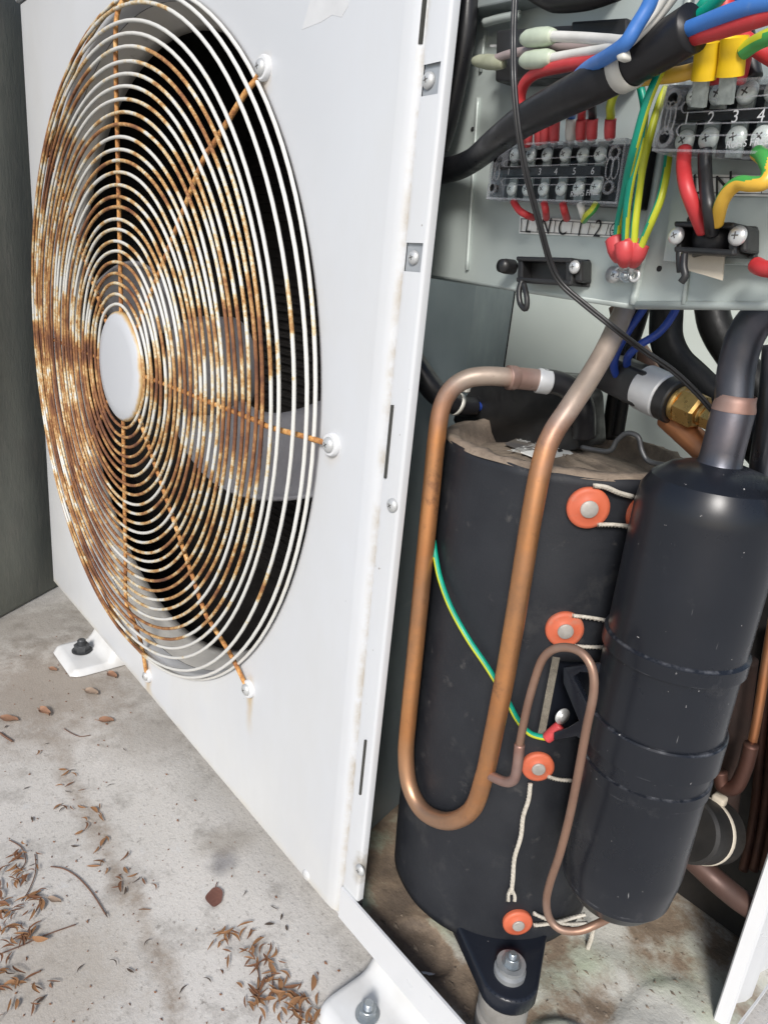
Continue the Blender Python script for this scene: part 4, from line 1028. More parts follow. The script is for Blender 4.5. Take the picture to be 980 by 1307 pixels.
# label strips
def strip_label(nm, quad, cells, off, letters, lab, h, tag_name):
    t = thing('terminal_label', lab, 'label strip', PL(*quad[0], off))
    MB().prism([PL(x, y, off) for x, y in quad], -PN * 0.0003).obj('strip', m_label, t, smooth=False)
    (ax_, ay_), (bx_, by_), (cx_, cy_), (dx_, dy_) = quad
    def uv(u, v): 
        tx, ty = ax_ + (bx_ - ax_) * u, ay_ + (by_ - ay_) * u; lx, ly = dx_ + (cx_ - dx_) * u, dy_ + (cy_ - dy_) * u
        return PL(tx + (lx - tx) * v, ty + (ly - ty) * v, off + 0.0022)
    lw = 0.025
    b = MB()
    for v0 in (0.12, 0.86): b.add([uv(0.01, v0), uv(1, v0), uv(1, v0 + 0.04), uv(0.01, v0 + 0.04)], [(0, 1, 2, 3)])
    for u in cells: b.add([uv(u, 0.14), uv(u + 0.006, 0.14), uv(u + 0.006 - 0.0, 0.9), uv(u - 0.0, 0.9)], [(0, 1, 2, 3)])
    b.obj('ruled_line', m_print, t, smooth=False)
    up = (uv(0.5, 0.1) - uv(0.5, 0.9)).normalized()
    for ch, u in letters: write(ch, uv(u, 0.53), PN, h * S, m_print, t, up=up, wid=0.85)
    return t, uv
lt, luv = strip_label('left', [(663, 276), (803, 284.5), (796, 303.5), (662, 298)], (0.012, 0.165, 0.325, 0.485, 0.645, 0.815, 0.985), 0.003, (('L', 0.085), ('N', 0.245), ('C', 0.405), ('1', 0.565), ('2', 0.73)), 'white label strip lettered L N C 1 2 under the left terminal block', 0.040, 'l')
# earth sign
c = luv(0.90, 0.52); upv = (luv(0.5, 0.1) - luv(0.5, 0.9)).normalized(); EM = frame(c, PN, upv)
b = MB()
ring = [(0.0115 * S, 0), (0.0132 * S, 0)]
b.lathe(EM, ring, 24)
def bar(x0, y0, x1, y1): b.add([EM @ Vector((x0 * S, y0 * S, 0)), EM @ Vector((x1 * S, y0 * S, 0)), EM @ Vector((x1 * S, y1 * S, 0)), EM @ Vector((x0 * S, y1 * S, 0))], [(0, 1, 2, 3)])
bar(-0.0007, 0, 0.0007, 0.0115); bar(-0.009, -0.0015, 0.009, 0.0005); bar(-0.006, -0.0048, 0.006, -0.0034); bar(-0.003, -0.008, 0.003, -0.0066)
b.obj('earth_symbol', m_print, lt, smooth=False)
strip_label('right', [(873, 222), (1040, 225), (1040, 252), (873, 248.5)], (0.02, 0.205, 0.39, 0.585, 0.78), 0.033, (('L', 0.10), ('N', 0.30)), 'white label strip lettered L N under the right terminal block', 0.044, 'r')

# ------------------------------------------------------------------ terminal blocks
def terminal_block(quad, off_b, off_f, up_px, lo_px, ends, ovals, slots, nums, textpos, lab, sr, numh):
    t = thing('terminal_block', lab, 'terminal block', PL(quad[3][0], quad[3][1], off_b))
    (a, b_, c, d) = quad
    def uv(u, v, off):
        tx, ty = a[0] + (b_[0] - a[0]) * u, a[1] + (b_[1] - a[1]) * u; lx, ly = d[0] + (c[0] - d[0]) * u, d[1] + (c[1] - d[1]) * u
        return PL(tx + (lx - tx) * v, ty + (ly - ty) * v, off)
    mid = off_b + (off_f - off_b) * 0.45
    C4 = [uv(0, 0, off_f), uv(1, 0, off_f), uv(1, 1, off_f), uv(0, 1, off_f)]
    back = lambda off: [p - PN * (off_f - off) * S for p in C4]
    Bk = back(mid); 
    Bq = [uv(0.012, 0.02, mid), Bk[1], Bk[2], uv(0.012, 0.98, mid)]
    MB().prism(Bq, -PN * (mid - off_b) * S).obj('base', m_black, t, bevel=0.0008, smooth=False)
    # barrier ribs between the ways, standing up to the cover
    ctr = sum(C4, Vector()) / 4; U = (C4[1] - C4[0]).normalized(); V = (C4[3] - C4[0]).normalized()
    def on(px, off_rel):                # the point of the base seen at that place
        return PL(px[0], px[1], off_rel)
    n = len(up_px)
    # metal clamps and screws
    for rowpx in (up_px, lo_px):
        for (x, y) in rowpx:
            p = PL(x, y, mid + 0.008)
            hw = sr * 0.56 * S
            o = MB().box(p - U * hw - V * hw * 2.1, U * hw * 2, V * hw * 4.2, PN * 0.004 * S).obj('clamp_plate', m_clampp, t, smooth=False)
            screw(p + PN * 0.0045 * S, PN, sr * 0.72 * S, t, term_me, roll=random.random() * 2)
    # middle ridge with number plate
    m0 = [uv(0.1, 0.45, mid), uv(0.9, 0.45, mid), uv(0.9, 0.60, mid), uv(0.1, 0.60, mid)]
    MB().prism([p + PN * 0.0002 for p in m0], PN * 0.02 * S).obj('ridge', m_black, t, smooth=False)
    # clear cover: thin shell
    b = MB(); th = 0.0012
    b.prism(C4, -PN * th)
    cv = b.obj('cover', m_clear, t, smooth=False)
    sk = back(mid + 0.004)
    e = MB()
    for i, j, in ((0, 1), (1, 2), (2, 3), (3, 0)):
        inn = (ctr - (C4[i] + C4[j]) / 2).normalized() * 0.0008
        e.box(C4[i] + PN * 0.0003, C4[j] - C4[i], inn, -PN * ((C4[i] - sk[i]).length))
    e.obj('cover_rim', m_cedge, cv, smooth=False)
    e = MB()
    for (x0, y0, x1, y1, hgt) in slots:          # long moulded slots as rounded outlines
        p, q = PL(x0, y0, off_f), PL(x1, y1, off_f); u = (q - p).normalized(); vv = PN.cross(u).normalized(); h = hgt * S
        o_ = PN * 0.0004
        pts = [p + vv * h + o_, q + vv * h + o_, q - vv * h + o_, p - vv * h + o_]
        e.tube([pts[0], pts[1]], 0.00022, 6); e.tube([pts[3], pts[2]], 0.00022, 6)
        e.tube([pts[0], p - u * h * 0.8 + o_, pts[3]], 0.00022, 6, 4)
        e.tube([pts[1], q + u * h * 0.8 + o_, pts[2]], 0.00022, 6, 4)
    e.obj('cover_slot', m_cedge, cv)
    for (x, y) in ends:
        Mx = frame(PL(x, y, off_f), PN); r_ = sr * 0.66 * S
        MB().lathe(Mx, [(r_ * 1.0, 0.0), (r_, 0.0006), (r_ * 0.62, 0.0006), (r_ * 0.55, -0.003)], 24).obj('cover_boss', m_cedge, cv)
        MB().lathe(Mx, [(0, -0.0028), (r_ * 0.56, -0.0028), (r_ * 0.56, 0.0002), (r_ * 0.6, 0.0002)], 20).obj('boss_hole', m_dark, cv)
    for (x, y, hx, hy) in ovals:
        p = PL(x, y, off_f) + PN * 0.0003
        pts = [p + U * math.cos(k * math.pi / 8) * hx * S + V * math.sin(k * math.pi / 8) * hy * S for k in range(17)]
        MB().tube(pts, 0.0003, 6, 2, cap=False).obj('cover_oval', m_cedge, cv)
    for ch, x, y in nums: write(ch, PL(x, y, off_f) + PN * 0.0005, PN, numh * S, m_wprint, cv, up=-V, name='numeral')
    tx, ty, hh = textpos; write('RoHS FREE', PL(tx, ty, off_f) + PN * 0.0005, PN, hh * S, m_wprint, cv, up=-V, name='letters')
    return t
z4 = lambda x, y: (610 + x / 4.9, 160 + y / 4.9)
terminal_block(((629, 184.5), (800, 176), (787, 260.5), (621, 254)), 0.0, 0.08,
    [z4(x, y) for x, y in ((240, 192), (342, 190), (443, 188), (557, 185), (665, 190), (775, 185))],
    [z4(x, y) for x, y in ((222, 400), (320, 402), (420, 402), (530, 398), (640, 395), (750, 390))],
    [z4(110, 203), z4(90, 390), z4(855, 172), z4(815, 388)],
    [(*z4(92, 292), 0.006, 0.0135), (*z4(122, 292), 0.006, 0.0135), (*z4(822, 268), 0.0065, 0.016), (*z4(858, 266), 0.0065, 0.016)],
    [(*z4(172, 240), *z4(795, 214), 0.0055), (*z4(160, 354), *z4(775, 346), 0.0055)],
    [(ch, *z4(x, y)) for ch, x, y in (('1', 195, 294), ('2', 290, 294), ('3', 390, 292), ('4', 490, 292), ('5', 605, 290), ('6', 720, 288))],
    (*z4(668, 426), 0.0125), 'six-way terminal block under a clear cover, left of the green and yellow wires', 0.0165, 0.0150)
z3 = lambda x, y: (800 + x / 5.444, y / 5.444)
terminal_block(((848, 106), (1072, 92), (1062, 199), (832, 193)), 0.03, 0.125,
    [z3(495, 675), z3(655, 660), z3(850, 650), (992, 116), (1028, 114)],
    [z3(415, 985), z3(580, 970), z3(770, 962), z3(950, 958), (1012, 174)],
    [z3(318, 690), z3(260, 955), (1056, 116), (1050, 176)],
    [(*z3(268, 820), 0.0075, 0.020), (*z3(303, 820), 0.0075, 0.020)],
    [(*z3(405, 745), 1040, 126, 0.007), (*z3(372, 905), 1034, 163, 0.007)],
    [(ch, *z3(x, y)) for ch, x, y in (('1', 418, 828), ('2', 585, 825), ('3', 755, 815), ('4', 935, 810))],
    (*z3(838, 996), 0.0122), 'larger terminal block under a clear cover at the right picture edge below the yellow sleeves', 0.0205, 0.021)

# ------------------------------------------------------------------ cable clamps
def clamp(x0, y0, x1, y1, off, depth, screws, lab, px_s, tails, extra=None):
    t = thing('cable_clamp', lab, 'cable clamp', PL((x0 + x1) / 2, y1, off))
    A, B, D = PL(x0, y0, off + depth), PL(x1, y0 + 2, off + depth), PL(x0, y1, off + depth)
    u = (B - A); v = (D - A); w_ = PN * depth * S; A = A - w_
    b = MB()
    b.box(A, u, v, w_ * 0.2)
    b.box(A + w_ * 0.15, u * 0.9, v * 0.18, w_ * 0.85); b.box(A + v * 0.8 + w_ * 0.15, u * 0.9, v * 0.2, w_ * 0.85)
    b.box(A + u * 0.001 + w_ * 0.15, u * 0.09, v, w_ * 0.75); b.box(A + u * 0.80 + v * 0.02 + w_ * 0.15, u * 0.11, v * 0.96, w_ * 0.8)
    body = b.obj('clamp_body', m_black, t, bevel=0.0007, smooth=False)
    MB().box(A + u * 0.9 + v * 0.06, u * 0.12, v * 0.8, w_ * 0.8).obj('end_block', m_black, t, bevel=0.001, smooth=False)
    for (x, y, r) in screws: screw(PL(x, y, off + depth * 1.0), PN, r * S, t, bright_me, roll=random.random())
    for k, pts in enumerate(tails):
        MB().tube([PL(x, y, off + o_) for x, y, o_ in pts], 0.0055 * S, 8, 5).obj('tie_tail', m_black, t)
    return t, A, u, v, w_
c1, A, u, v, w_ = clamp(658, 327, 737, 360, 0.0, 0.036, ((733, 341, 0.0115),), 'long black cable clamp on the left plate under the lettered strip', 0, [[(666, 358, 0.04), (662, 372, 0.045), (664, 388, 0.045), (671, 394, 0.045), (672, 380, 0.045), (668, 362, 0.04)]])
MB().lathe(frame(PL(654, 341, 0.02), PN), [(0, 0.008), (0.012 * S, 0.0078), (0.014 * S, 0.005), (0.014 * S, 0)], 20).obj('clamp_knob', m_black, c1)
c2, A2, u2, v2, w2 = clamp(859, 282, 946, 322, 0.032, 0.046, ((863, 301, 0.0125), (941, 301, 0.0132)), 'black cable clamp with two screws on the right plate under the red and black wires', 0, [[(867, 322, 0.06), (867, 334, 0.06), (868, 347, 0.06)], [(873, 324, 0.065), (872, 340, 0.07), (874, 352, 0.07), (869, 360, 0.07)]])
pts = [PL(x, y, 0.045) for x, y in ((882, 318), (926, 320), (922, 358), (902, 352), (874, 344))]
MB().prism(pts, PN * 0.0008).obj('white_tape', m_tape, c2, smooth=False)
MB().tube([A2 + u2 * 0.44 + w2 * 0.3 + v2 * 0.12, A2 + u2 * 0.44 + w2 * 0.3 + v2 * 0.9], 0.030 * S, 20).obj('cable', m_rubber, c2)

# ------------------------------------------------------------------ capacitor box
cpx = thing('relay_box', 'flat black relay box behind the white wires at the top of the control box', 'relay', PL(632, 105, 0))
MB().prism([PL(x, y, 0.06) for x, y in ((633, 38), (790, 27), (790, 96), (631, 104))], -PN * 0.05 * S).obj('body', m_black, cpx, bevel=0.001, smooth=False)
MB().prism([PL(x, y, 0.085) for x, y in ((728, 27), (800, 22), (800, 50), (728, 54))], -PN * 0.024 * S).obj('raised_end', m_black, cpx, bevel=0.001, smooth=False)
for y in (57, 82): MB().box(PL(625, y, 0.045), PL(652, y - 1, 0.045) - PL(625, y, 0.045), PL(625, y + 3, 0.045) - PL(625, y, 0.045), -PN * 0.002).obj('tab', m_bright, cpx, smooth=False)
hg = tag(MB().tube([PL(680, -16, 0.12), PL(710, -6, 0.12), PL(750, -8, 0.12), PL(790, -18, 0.12)], [0.018 * S, 0.023 * S, 0.022 * S, 0.018 * S], 14, 6).obj('cable_loop', m_rubber), 'dark cable loop hanging at the very top above the relay box', 'cable')

# ================================================================== WIRES
def wire(name, label, cat, pts, r, mat, split=None, phase=0.0, twist=0.0, n=12, group=None, parent=None, sdir=None, thr=0.0, turn=0.0):
    P = [PL(*q) for q in pts]
    o = MB().tube(P, r * S, n, 7, split=split, phase=phase, twist=twist, sdir=sdir, thr=thr, turn=turn).obj(name, mat, parent)
    if parent is None: tag(o, label, cat, group)
    return o
# thick black sleeve carrying the wires, with its nylon tie
sl = thing('sleeved_cable', 'thick black sleeved cable rising to the right above the left terminal block', 'cable', PL(700, 135, 0.2))
SP = [(525, 224, 0.03), (552, 220, 0.04), (580, 215, 0.05), (604, 204, 0.075), (632, 181, 0.13), (667, 155, 0.16), (706, 133, 0.18), (750, 111, 0.20), (800, 84, 0.205), (840, 62, 0.21), (884, 35, 0.215)]
rads = [0.026, 0.026, 0.0238, 0.0222, 0.0228, 0.025, 0.0258, 0.0265, 0.0272, 0.0275, 0.0278]
MB().tube([PL(*q) for q in SP], [x * S for x in rads], 20, 7, flat=1.0).obj('sleeve', m_rubber, sl)
for k, (q0, q1) in enumerate(((PL(800, 84, 0.205), PL(806, 81, 0.206)),)):
    ax_ = (PL(840, 64, 0.21) - PL(760, 106, 0.20)).normalized(); M = frame(PL(799, 85, 0.205), ax_)
    MB().lathe(M, [(0.0275 * S, -0.0026), (0.0297 * S, -0.0025), (0.0297 * S, 0.0025), (0.0275 * S, 0.0026)], 32).obj('cable_tie', m_tie, sl)
    hp = PL(793, 66, 0.243)
    MB().box(hp, PL(805, 63, 0.243) - hp, PL(796, 82, 0.243) - hp, PN * 0.004).obj('tie_head', m_tie, sl, bevel=0.001)
wire('black_cable', 'black cable squeezed behind the flange edge of the white panel at the top', 'cable', [(598, -20, 0.06), (594, 40, 0.06), (584, 95, 0.06), (572, 150, 0.06), (560, 190, 0.06)], 0.021, m_rubber)
# twin black sensor lead
tw = [(657, -8, 0.28), (655, 50, 0.28), (656, 110, 0.28), (662, 170, 0.27), (672, 225, 0.25), (688, 285, 0.21), (702, 335, 0.17), (716, 362, 0.15), (745, 388, 0.13), (785, 420, 0.10), (820, 447, 0.03), (858, 473, -0.03), (890, 503, -0.09), (915, 532, -0.14)]
sw = thing('sensor_lead', 'thin twin black lead hanging in front of the left terminal block', 'wire', PL(*tw[8]))
for dx, dy in ((-1.9, 1.2), (2.0, -1.2)): wire('strand', '', '', [(x + dx * 0.85, y + dy * 0.85, o) for x, y, o in tw], 0.0028, m_blackw, parent=sw)
# insulated end connectors with their wires
for px, lab, mat, pts, wl_ in (((687, 47), 'upper', m_whitew, [(700, 46, 0.15), (740, 48, 0.165), (775, 51, 0.2), (798, 52, 0.25), (815, 35, 0.25), (835, 12, 0.24), (850, -10, 0.24)], 'upper of two white wires with a pale green end connector'),
                               ((686, 75), 'lower', m_whitew, [(700, 75, 0.15), (730, 70, 0.16), (765, 64, 0.19), (795, 57, 0.24), (815, 42, 0.24), (840, 18, 0.23), (862, -10, 0.23)], 'lower of two white wires with a pale green end connector')):
    t = thing('connector_wire', wl_, 'wire', PL(*px, 0.13))
    wire('wire', '', '', pts, 0.0073, mat, parent=t)
    MB().tube([PL(px[0] - 21, px[1] + 3, 0.14), PL(px[0] - 14, px[1] + 2, 0.14), PL(px[0] - 2, px[1] + 1, 0.145), PL(px[0] + 10, px[1], 0.15), PL(px[0] + 19, px[1] - 1, 0.152)], [0.007 * S, 0.0125 * S, 0.0142 * S, 0.0138 * S, 0.0098 * S], 14, 4).obj('end_connector', m_palegreen, t)
t = thing('connector_wire', 'dull pinkish wire with a dusty olive end connector left of the relay box', 'wire', PL(620, 77, 0.1))
wire('wire', '', '', [(630, 76, 0.10), (650, 69, 0.11), (680, 64, 0.12), (715, 61, 0.12), (760, 60, 0.13), (795, 58, 0.2)], 0.0068, m_greyw, parent=t)
MB().tube([PL(604, 78, 0.09), PL(611, 78, 0.09), PL(622, 79, 0.095), PL(634, 80, 0.10), (PL(643, 82, 0.10))], [0.006 * S, 0.0105 * S, 0.0125 * S, 0.012 * S, 0.007 * S], 12, 4).obj('end_connector', m_olive, t)
wire('red_wire', 'red wire arching from behind the black sleeve below the white wires', 'wire', [(664, 175, 0.10), (664, 150, 0.11), (664, 122, 0.12), (672, 103, 0.13), (690, 91, 0.14), (722, 84, 0.16), (755, 79, 0.18), (795, 70, 0.215)], 0.0092, m_red)
wire('light_blue_wire', 'light blue wire rising over the white cable tie at the top', 'wire', [(716, 128, 0.15), (728, 108, 0.18), (748, 88, 0.21), (775, 72, 0.245), (797, 56, 0.258), (812, 33, 0.255), (826, 10, 0.25), (836, -14, 0.25)], 0.0092, m_blue)
# wires leaving the top end of the sleeve
wire('blue_wire', 'thick blue wire leaving the sleeve end at the top right', 'wire', [(872, 40, 0.22), (895, 31, 0.225), (925, 19, 0.235), (960, 8, 0.24), (1000, 2, 0.24)], 0.0098, m_blue)
wire('red_wire', 'thick red wire leaving the sleeve end below the blue one', 'wire', [(876, 50, 0.21), (900, 44, 0.22), (935, 34, 0.23), (970, 23, 0.235), (1010, 10, 0.235)], 0.0092, m_red)
wire('green_wire', 'bright green wire leaving the sleeve end at the top', 'wire', [(872, 36, 0.19), (888, 23, 0.20), (905, 10, 0.205), (922, -8, 0.21)], 0.0078, m_teal)
wire('green_wire', 'second green wire behind the bright one at the picture top', 'wire', [(882, 22, 0.16), (896, 8, 0.17), (905, -8, 0.17)], 0.0078, m_teal)
wire('red_wire', 'upright red wire behind the two yellow sleeves', 'wire', [(928, -12, 0.14), (922, 25, 0.14), (918, 60, 0.13), (914, 108, 0.12)], 0.0105, m_red)
wire('red_wire', 'red wire slanting right from behind the right yellow sleeve', 'wire', [(938, 40, 0.13), (955, 54, 0.13), (975, 68, 0.12), (1005, 86, 0.12)], 0.0095, m_red)
wire('red_wire', 'red wire just right of the right yellow sleeve', 'wire', [(948, 40, 0.12), (952, 62, 0.12), (948, 85, 0.11), (943, 105, 0.10)], 0.008, m_red)
wire('olive_wire', 'green and yellow wire slanting up right of the yellow sleeves', 'wire', [(948, 66, 0.16), (962, 56, 0.165), (978, 48, 0.17), (1005, 40, 0.17)], 0.0095, [m_green, m_lime], sdir=(-0.7, 0, 0.7), thr=0.2)
wire('blue_wire', 'dark blue wire crossing behind the light ones at the top right corner', 'wire', [(930, 16, 0.12), (955, 5, 0.12), (985, -8, 0.12)], 0.013, m_dblue)
wire('black_wire', 'black wire behind the right yellow sleeve', 'wire', [(962, 100, 0.09), (956, 70, 0.09), (950, 35, 0.10), (946, 20, 0.11)], 0.0105, m_blackw)
wire('amber_wire', 'amber wire running level behind the white cable tie to the yellow sleeve', 'wire', [(770, 112, 0.11), (800, 104, 0.13), (830, 99, 0.15), (865, 95, 0.15), (892, 88, 0.14)], 0.0095, m_amber)
wire('black_wire', 'black wire running level just above the amber wire', 'wire', [(800, 94, 0.10), (835, 89, 0.12), (870, 84, 0.12), (900, 78, 0.11)], 0.009, m_blackw)
# yellow insulated lugs on the right block
for k, (xt, yt, xb, yb, wd, lab) in enumerate(((903, 54, 897, 102, 0.0235, 'left yellow sleeve standing on the right terminal block'), (937, 47, 931, 97, 0.0245, 'right yellow sleeve standing on the right terminal block'))):
    t = thing('yellow_sleeve', lab, 'wire sleeve', PL(xb, yb, 0.14))
    P0, P1 = PL(xt, yt, 0.165), PL(xb, yb, 0.15)
    b = MB(); ax_ = (P1 - P0).normalized(); n_ = 20; side = PN.cross(ax_).normalized(); fr = ax_.cross(side)
    rows = []
    for q in range(9):
        tt = q / 8; p = P0.lerp(P1, tt); sq = 1.0 - 0.25 * math.exp(-((tt - 0.55) / 0.22) ** 2)
        rows.append([p + side * math.cos(2 * math.pi * i / n_) * wd * 0.72 * S + fr * math.sin(2 * math.pi * i / n_) * wd * 0.52 * sq * S for i in range(n_)])
    vv = [x for r_ in rows for x in r_]; ff = [(q * n_ + i, q * n_ + (i + 1) % n_, (q + 1) * n_ + (i + 1) % n_, (q + 1) * n_ + i) for q in range(8) for i in range(n_)]
    inner = [P0 + side * math.cos(2 * math.pi * i / n_) * wd * 0.60 * S + fr * math.sin(2 * math.pi * i / n_) * wd * 0.42 * S + ax_ * 0.001 for i in range(n_)]
    k0 = len(vv); vv += inner; ff += [(i, (i + 1) % n_, k0 + (i + 1) % n_, k0 + i) for i in range(n_)]; ff.append(tuple(range(k0, k0 + n_))); ff.append(tuple(range(8 * n_, 9 * n_)))
    obj('sleeve', vv, ff, m_yellow, t, angle=60)
    MB().box(P1 - side * 0.010 * S, side * 0.02 * S, ax_ * 0.03 * S, fr * 0.006 * S).obj('lug', m_clampp, t, smooth=False)
# red crimps standing on the left block and their wires
crimps = [(673, 166, 184, m_red, m_pink), (688, 158, 182, m_red, m_pink), (695, 157, 180, m_red, m_pink), (707, 154, 179, m_amber, m_pink), (728, 152, 178, m_blue, m_tie), (741, 153, 177, m_red, m_pink), (755, 152, 176, m_blackw, m_pink), (778, 152, 175, [m_lime, m_green], m_pink)]
ups = {0: [(674, 150, .10)], 1: [(690, 145, .10)], 2: [(697, 145, .10)], 3: [(710, 140, .12), (712, 120, .13)], 4: [(727, 138, .13), (724, 124, .15), (718, 112, 0.17)], 5: [(742, 140, .1)], 6: [(755, 132, .11), (757, 112, .12)], 7: [(779, 134, .11), (785, 118, .12), (798, 108, .13), (815, 106, .13)]}
nm_ = ['first red crimp from the left on top of the left terminal block', 'second red crimp from the left on the left terminal block', 'third red crimp, pressed against the second, on the left terminal block', 'fourth red crimp, with an amber wire, on the left terminal block', 'clear crimp with a blue wire on the left terminal block', 'red crimp just right of the clear one on the left terminal block', 'red crimp with a black wire on the left terminal block', 'rightmost red crimp, with a yellow-green wire, on the left terminal block']
for k, (x, yt, yb, mw, mc) in enumerate(crimps):
    t = thing('crimp_terminal', nm_[k], 'crimp', PL(x, yb, 0.06), group='crimped wires on the left terminal block')
    MB().tube([PL(x + 1, yt, 0.085), PL(x, (yt + yb) / 2, 0.08), PL(x, yb, 0.07)], [0.0088 * S, 0.0090 * S, 0.0085 * S], 12, 4).obj('crimp', mc, t)
    MB().tube([PL(x, yb - 2, 0.07), PL(x, yb + 6, 0.062)], 0.006 * S, 8).obj('lug', m_bright, t)
    MB().tube([PL(x, yt + 4, 0.083), PL(x + 1, yt - 6, 0.088)] + [PL(*q) for q in ups[k]], 0.0066 * S, 10, 5, split=0.5 if isinstance(mw, list) else None).obj('wire', mw, t)
# earth wires and red ring terminals on the left plate
ew = [([(786, 312, .05), (789, 285, .06), (795, 255, .09), (802, 218, .13), (810, 185, .16), (824, 135, .18), (838, 100, .175), (850, 74, .16)], 'leftmost green and yellow earth wire, rising past the right end of the left block', 0.5, 4.3, 2.0),
      ([(797, 316, .06), (798, 290, .075), (800, 262, .095), (806, 225, .12), (815, 190, .13), (820, 165, .12), (822, 140, .11), (818, 115, .11), (813, 100, .12)], 'second green and yellow earth wire from the left above the red ring terminals', 0.55, 1.4, 1.5),
      ([(808, 314, .06), (810, 285, .07), (814, 250, .075), (820, 210, .085), (831, 165, .08), (842, 130, .07), (850, 112, .06)], 'third green and yellow earth wire from the left above the red ring terminals', 0.6, 2.6, 0.6),
      ([(816, 318, .055), (822, 303, .06), (832, 280, .07), (842, 255, .07), (849, 225, .06), (853, 195, .045), (858, 160, .03)], 'rightmost green and yellow earth wire curving behind the right terminal block', 0.6, 3.4, 0.5)]
for k, (pts, lab, sp, ph, twi) in enumerate(ew):
    wire('earth_wire', lab, 'wire', pts, 0.0062 if k != 1 else 0.0058, [m_teal, m_lime], n=20, sdir=(0.9, -0.45, 0.1), thr=(0.8, 0.65, 0.35, 0.3)[k], turn=(0.6, 1.6, -0.5, 0.3)[k], group='green and yellow earth wires')
rc = [(785, 306, 789, 330, 796, 345), (797, 312, 797, 336, 799, 348), (806, 308, 804, 334, 802, 348), (815, 313, 808, 336, 804, 349)]
nm2 = ['leftmost red ring terminal of the fan-shaped bunch on the left plate', 'second red ring terminal of the bunch, in front', 'third red ring terminal of the bunch, behind', 'rightmost red ring terminal of the bunch, leaning left']
for k, (x0, y0, x1, y1, x2, y2) in enumerate(rc):
    t = thing('ring_terminal', nm2[k], 'ring terminal', PL(x2, y2, 0.02), group='red ring terminals on the earth stud')
    o_ = (0.05, 0.065, 0.055, 0.05)[k]
    MB().tube([PL(x0, y0, o_), PL((x0 + x1) / 2, (y0 + y1) / 2, o_), PL(x1, y1, o_ - 0.015)], [0.0165 * S, 0.0155 * S, 0.010 * S], 12, 4).obj('crimp', m_pink, t)
    MB().tube([PL(x1, y1 - 1, o_ - 0.015), PL(x2, y2, 0.02 + 0.004 * k)], 0.0055 * S, 8).obj('lug', m_bright, t)
    MB().lathe(frame(PL(x2 + (k - 1.5) * 4, y2 + 3, 0.012 + 0.006 * k), PN), [(0.007 * S, 0), (0.005 * S, 0.0008), (0.0105 * S, 0.0008), (0.0105 * S, 0)], 20).obj('ring', m_bright, t)
st = thing('earth_stud', 'bright metal stud and nut below the red ring terminals', 'stud', PL(783, 352, 0))
inst('nut', nut_me, frame(PL(800, 352, 0.03), PN) @ Matrix.Scale(0.0085 * S, 4), st)
screw(PL(785, 351, 0.01), PN, 0.0115 * S, st, bright_me)
MB().lathe(frame(PL(785, 351, 0.0), PN), [(0.0135 * S, 0), (0.0135 * S, 0.01 * S), (0, 0.01 * S)], 20).obj('washer', m_bright, st)
# short wire ends below the left block
for pts, mt, lab, kw in (([(655, 257, .05), (662, 268, .055), (671, 274, .05), (680, 278, .02)], m_red, 'red wire stub slanting right below the left end of the left block', {}),
                         ([(694, 259, .05), (696, 268, .05), (697, 278, .02)], m_red, 'short upright red wire stub below the left block, left one', {}),
                         ([(718, 260, .05), (720, 269, .05), (723, 279, .02)], m_red, 'short upright red wire stub below the left block, right one', {}),
                         ([(740, 261, .05), (743, 270, .05), (746, 280, .02)], m_whitew, 'short white wire stub below the left block', {}),
                         ([(761, 260, .05), (756, 268, .055), (749, 275, .05), (745, 281, .02)], [m_lime, m_green], 'short yellow-green wire stub below the left block', {'split': 0.4, 'phase': 2.0})):
    wire('wire_stub', lab, 'wire', pts, 0.0063, mt, group='wire ends below the left terminal block', **kw)
# supply wires into the right clamp
wire('red_wire', 'thick red wire from the right terminal block down into the black clamp', 'wire', [(873, 190, .10), (872, 215, .11), (876, 240, .12), (885, 265, .11), (897, 295, .08)], 0.0098, m_red)
wire('black_wire', 'thick black wire beside the red one going into the right clamp', 'wire', [(899, 190, .10), (899, 215, .10), (901, 245, .11), (905, 270, .11), (908, 298, .08)], 0.0092, m_blackw)
wire('earth_wire', 'thick yellow and green wire looping from the right picture edge into the right clamp', 'wire', [(966, 195, .11), (976, 204, .125), (981, 220, .13), (974, 233, .135), (958, 235, .135), (943, 234, .13), (930, 243, .125), (920, 260, .115), (914, 285, .09)], 0.0092, [m_amber, m_green], n=32, sdir=(-0.75, 0.1, 0.65), thr=0.42)
wire('red_wire', 'red wire tip peeping in at the right edge below the clamp', 'wire', [(964, 338, .05), (975, 343, .06), (1000, 345, .06)], 0.011, m_red)
# blue wires to the pressure switch
for pts, lab in (([PY(834, 370, 1.30), PY(820, 395, 1.29), PY(800, 425, 1.27), PY(786, 452, 1.27), PY(784, 474, 1.29), PY(797, 492, 1.335)], 'left dark blue wire running from the control box to the pressure switch'),
                 ([PY(872, 370, 1.30), PY(858, 402, 1.29), PY(840, 425, 1.28), PY(815, 441, 1.27), PY(800, 458, 1.28), PY(803, 480, 1.335)], 'right dark blue wire running from the control box to the pressure switch')):
    t = thing('blue_lead', lab, 'wire', pts[-1], group='dark blue leads of the pressure switch')
    MB().tube(pts, 0.0078 * S, 10, 7).obj('wire', m_dblue, t)
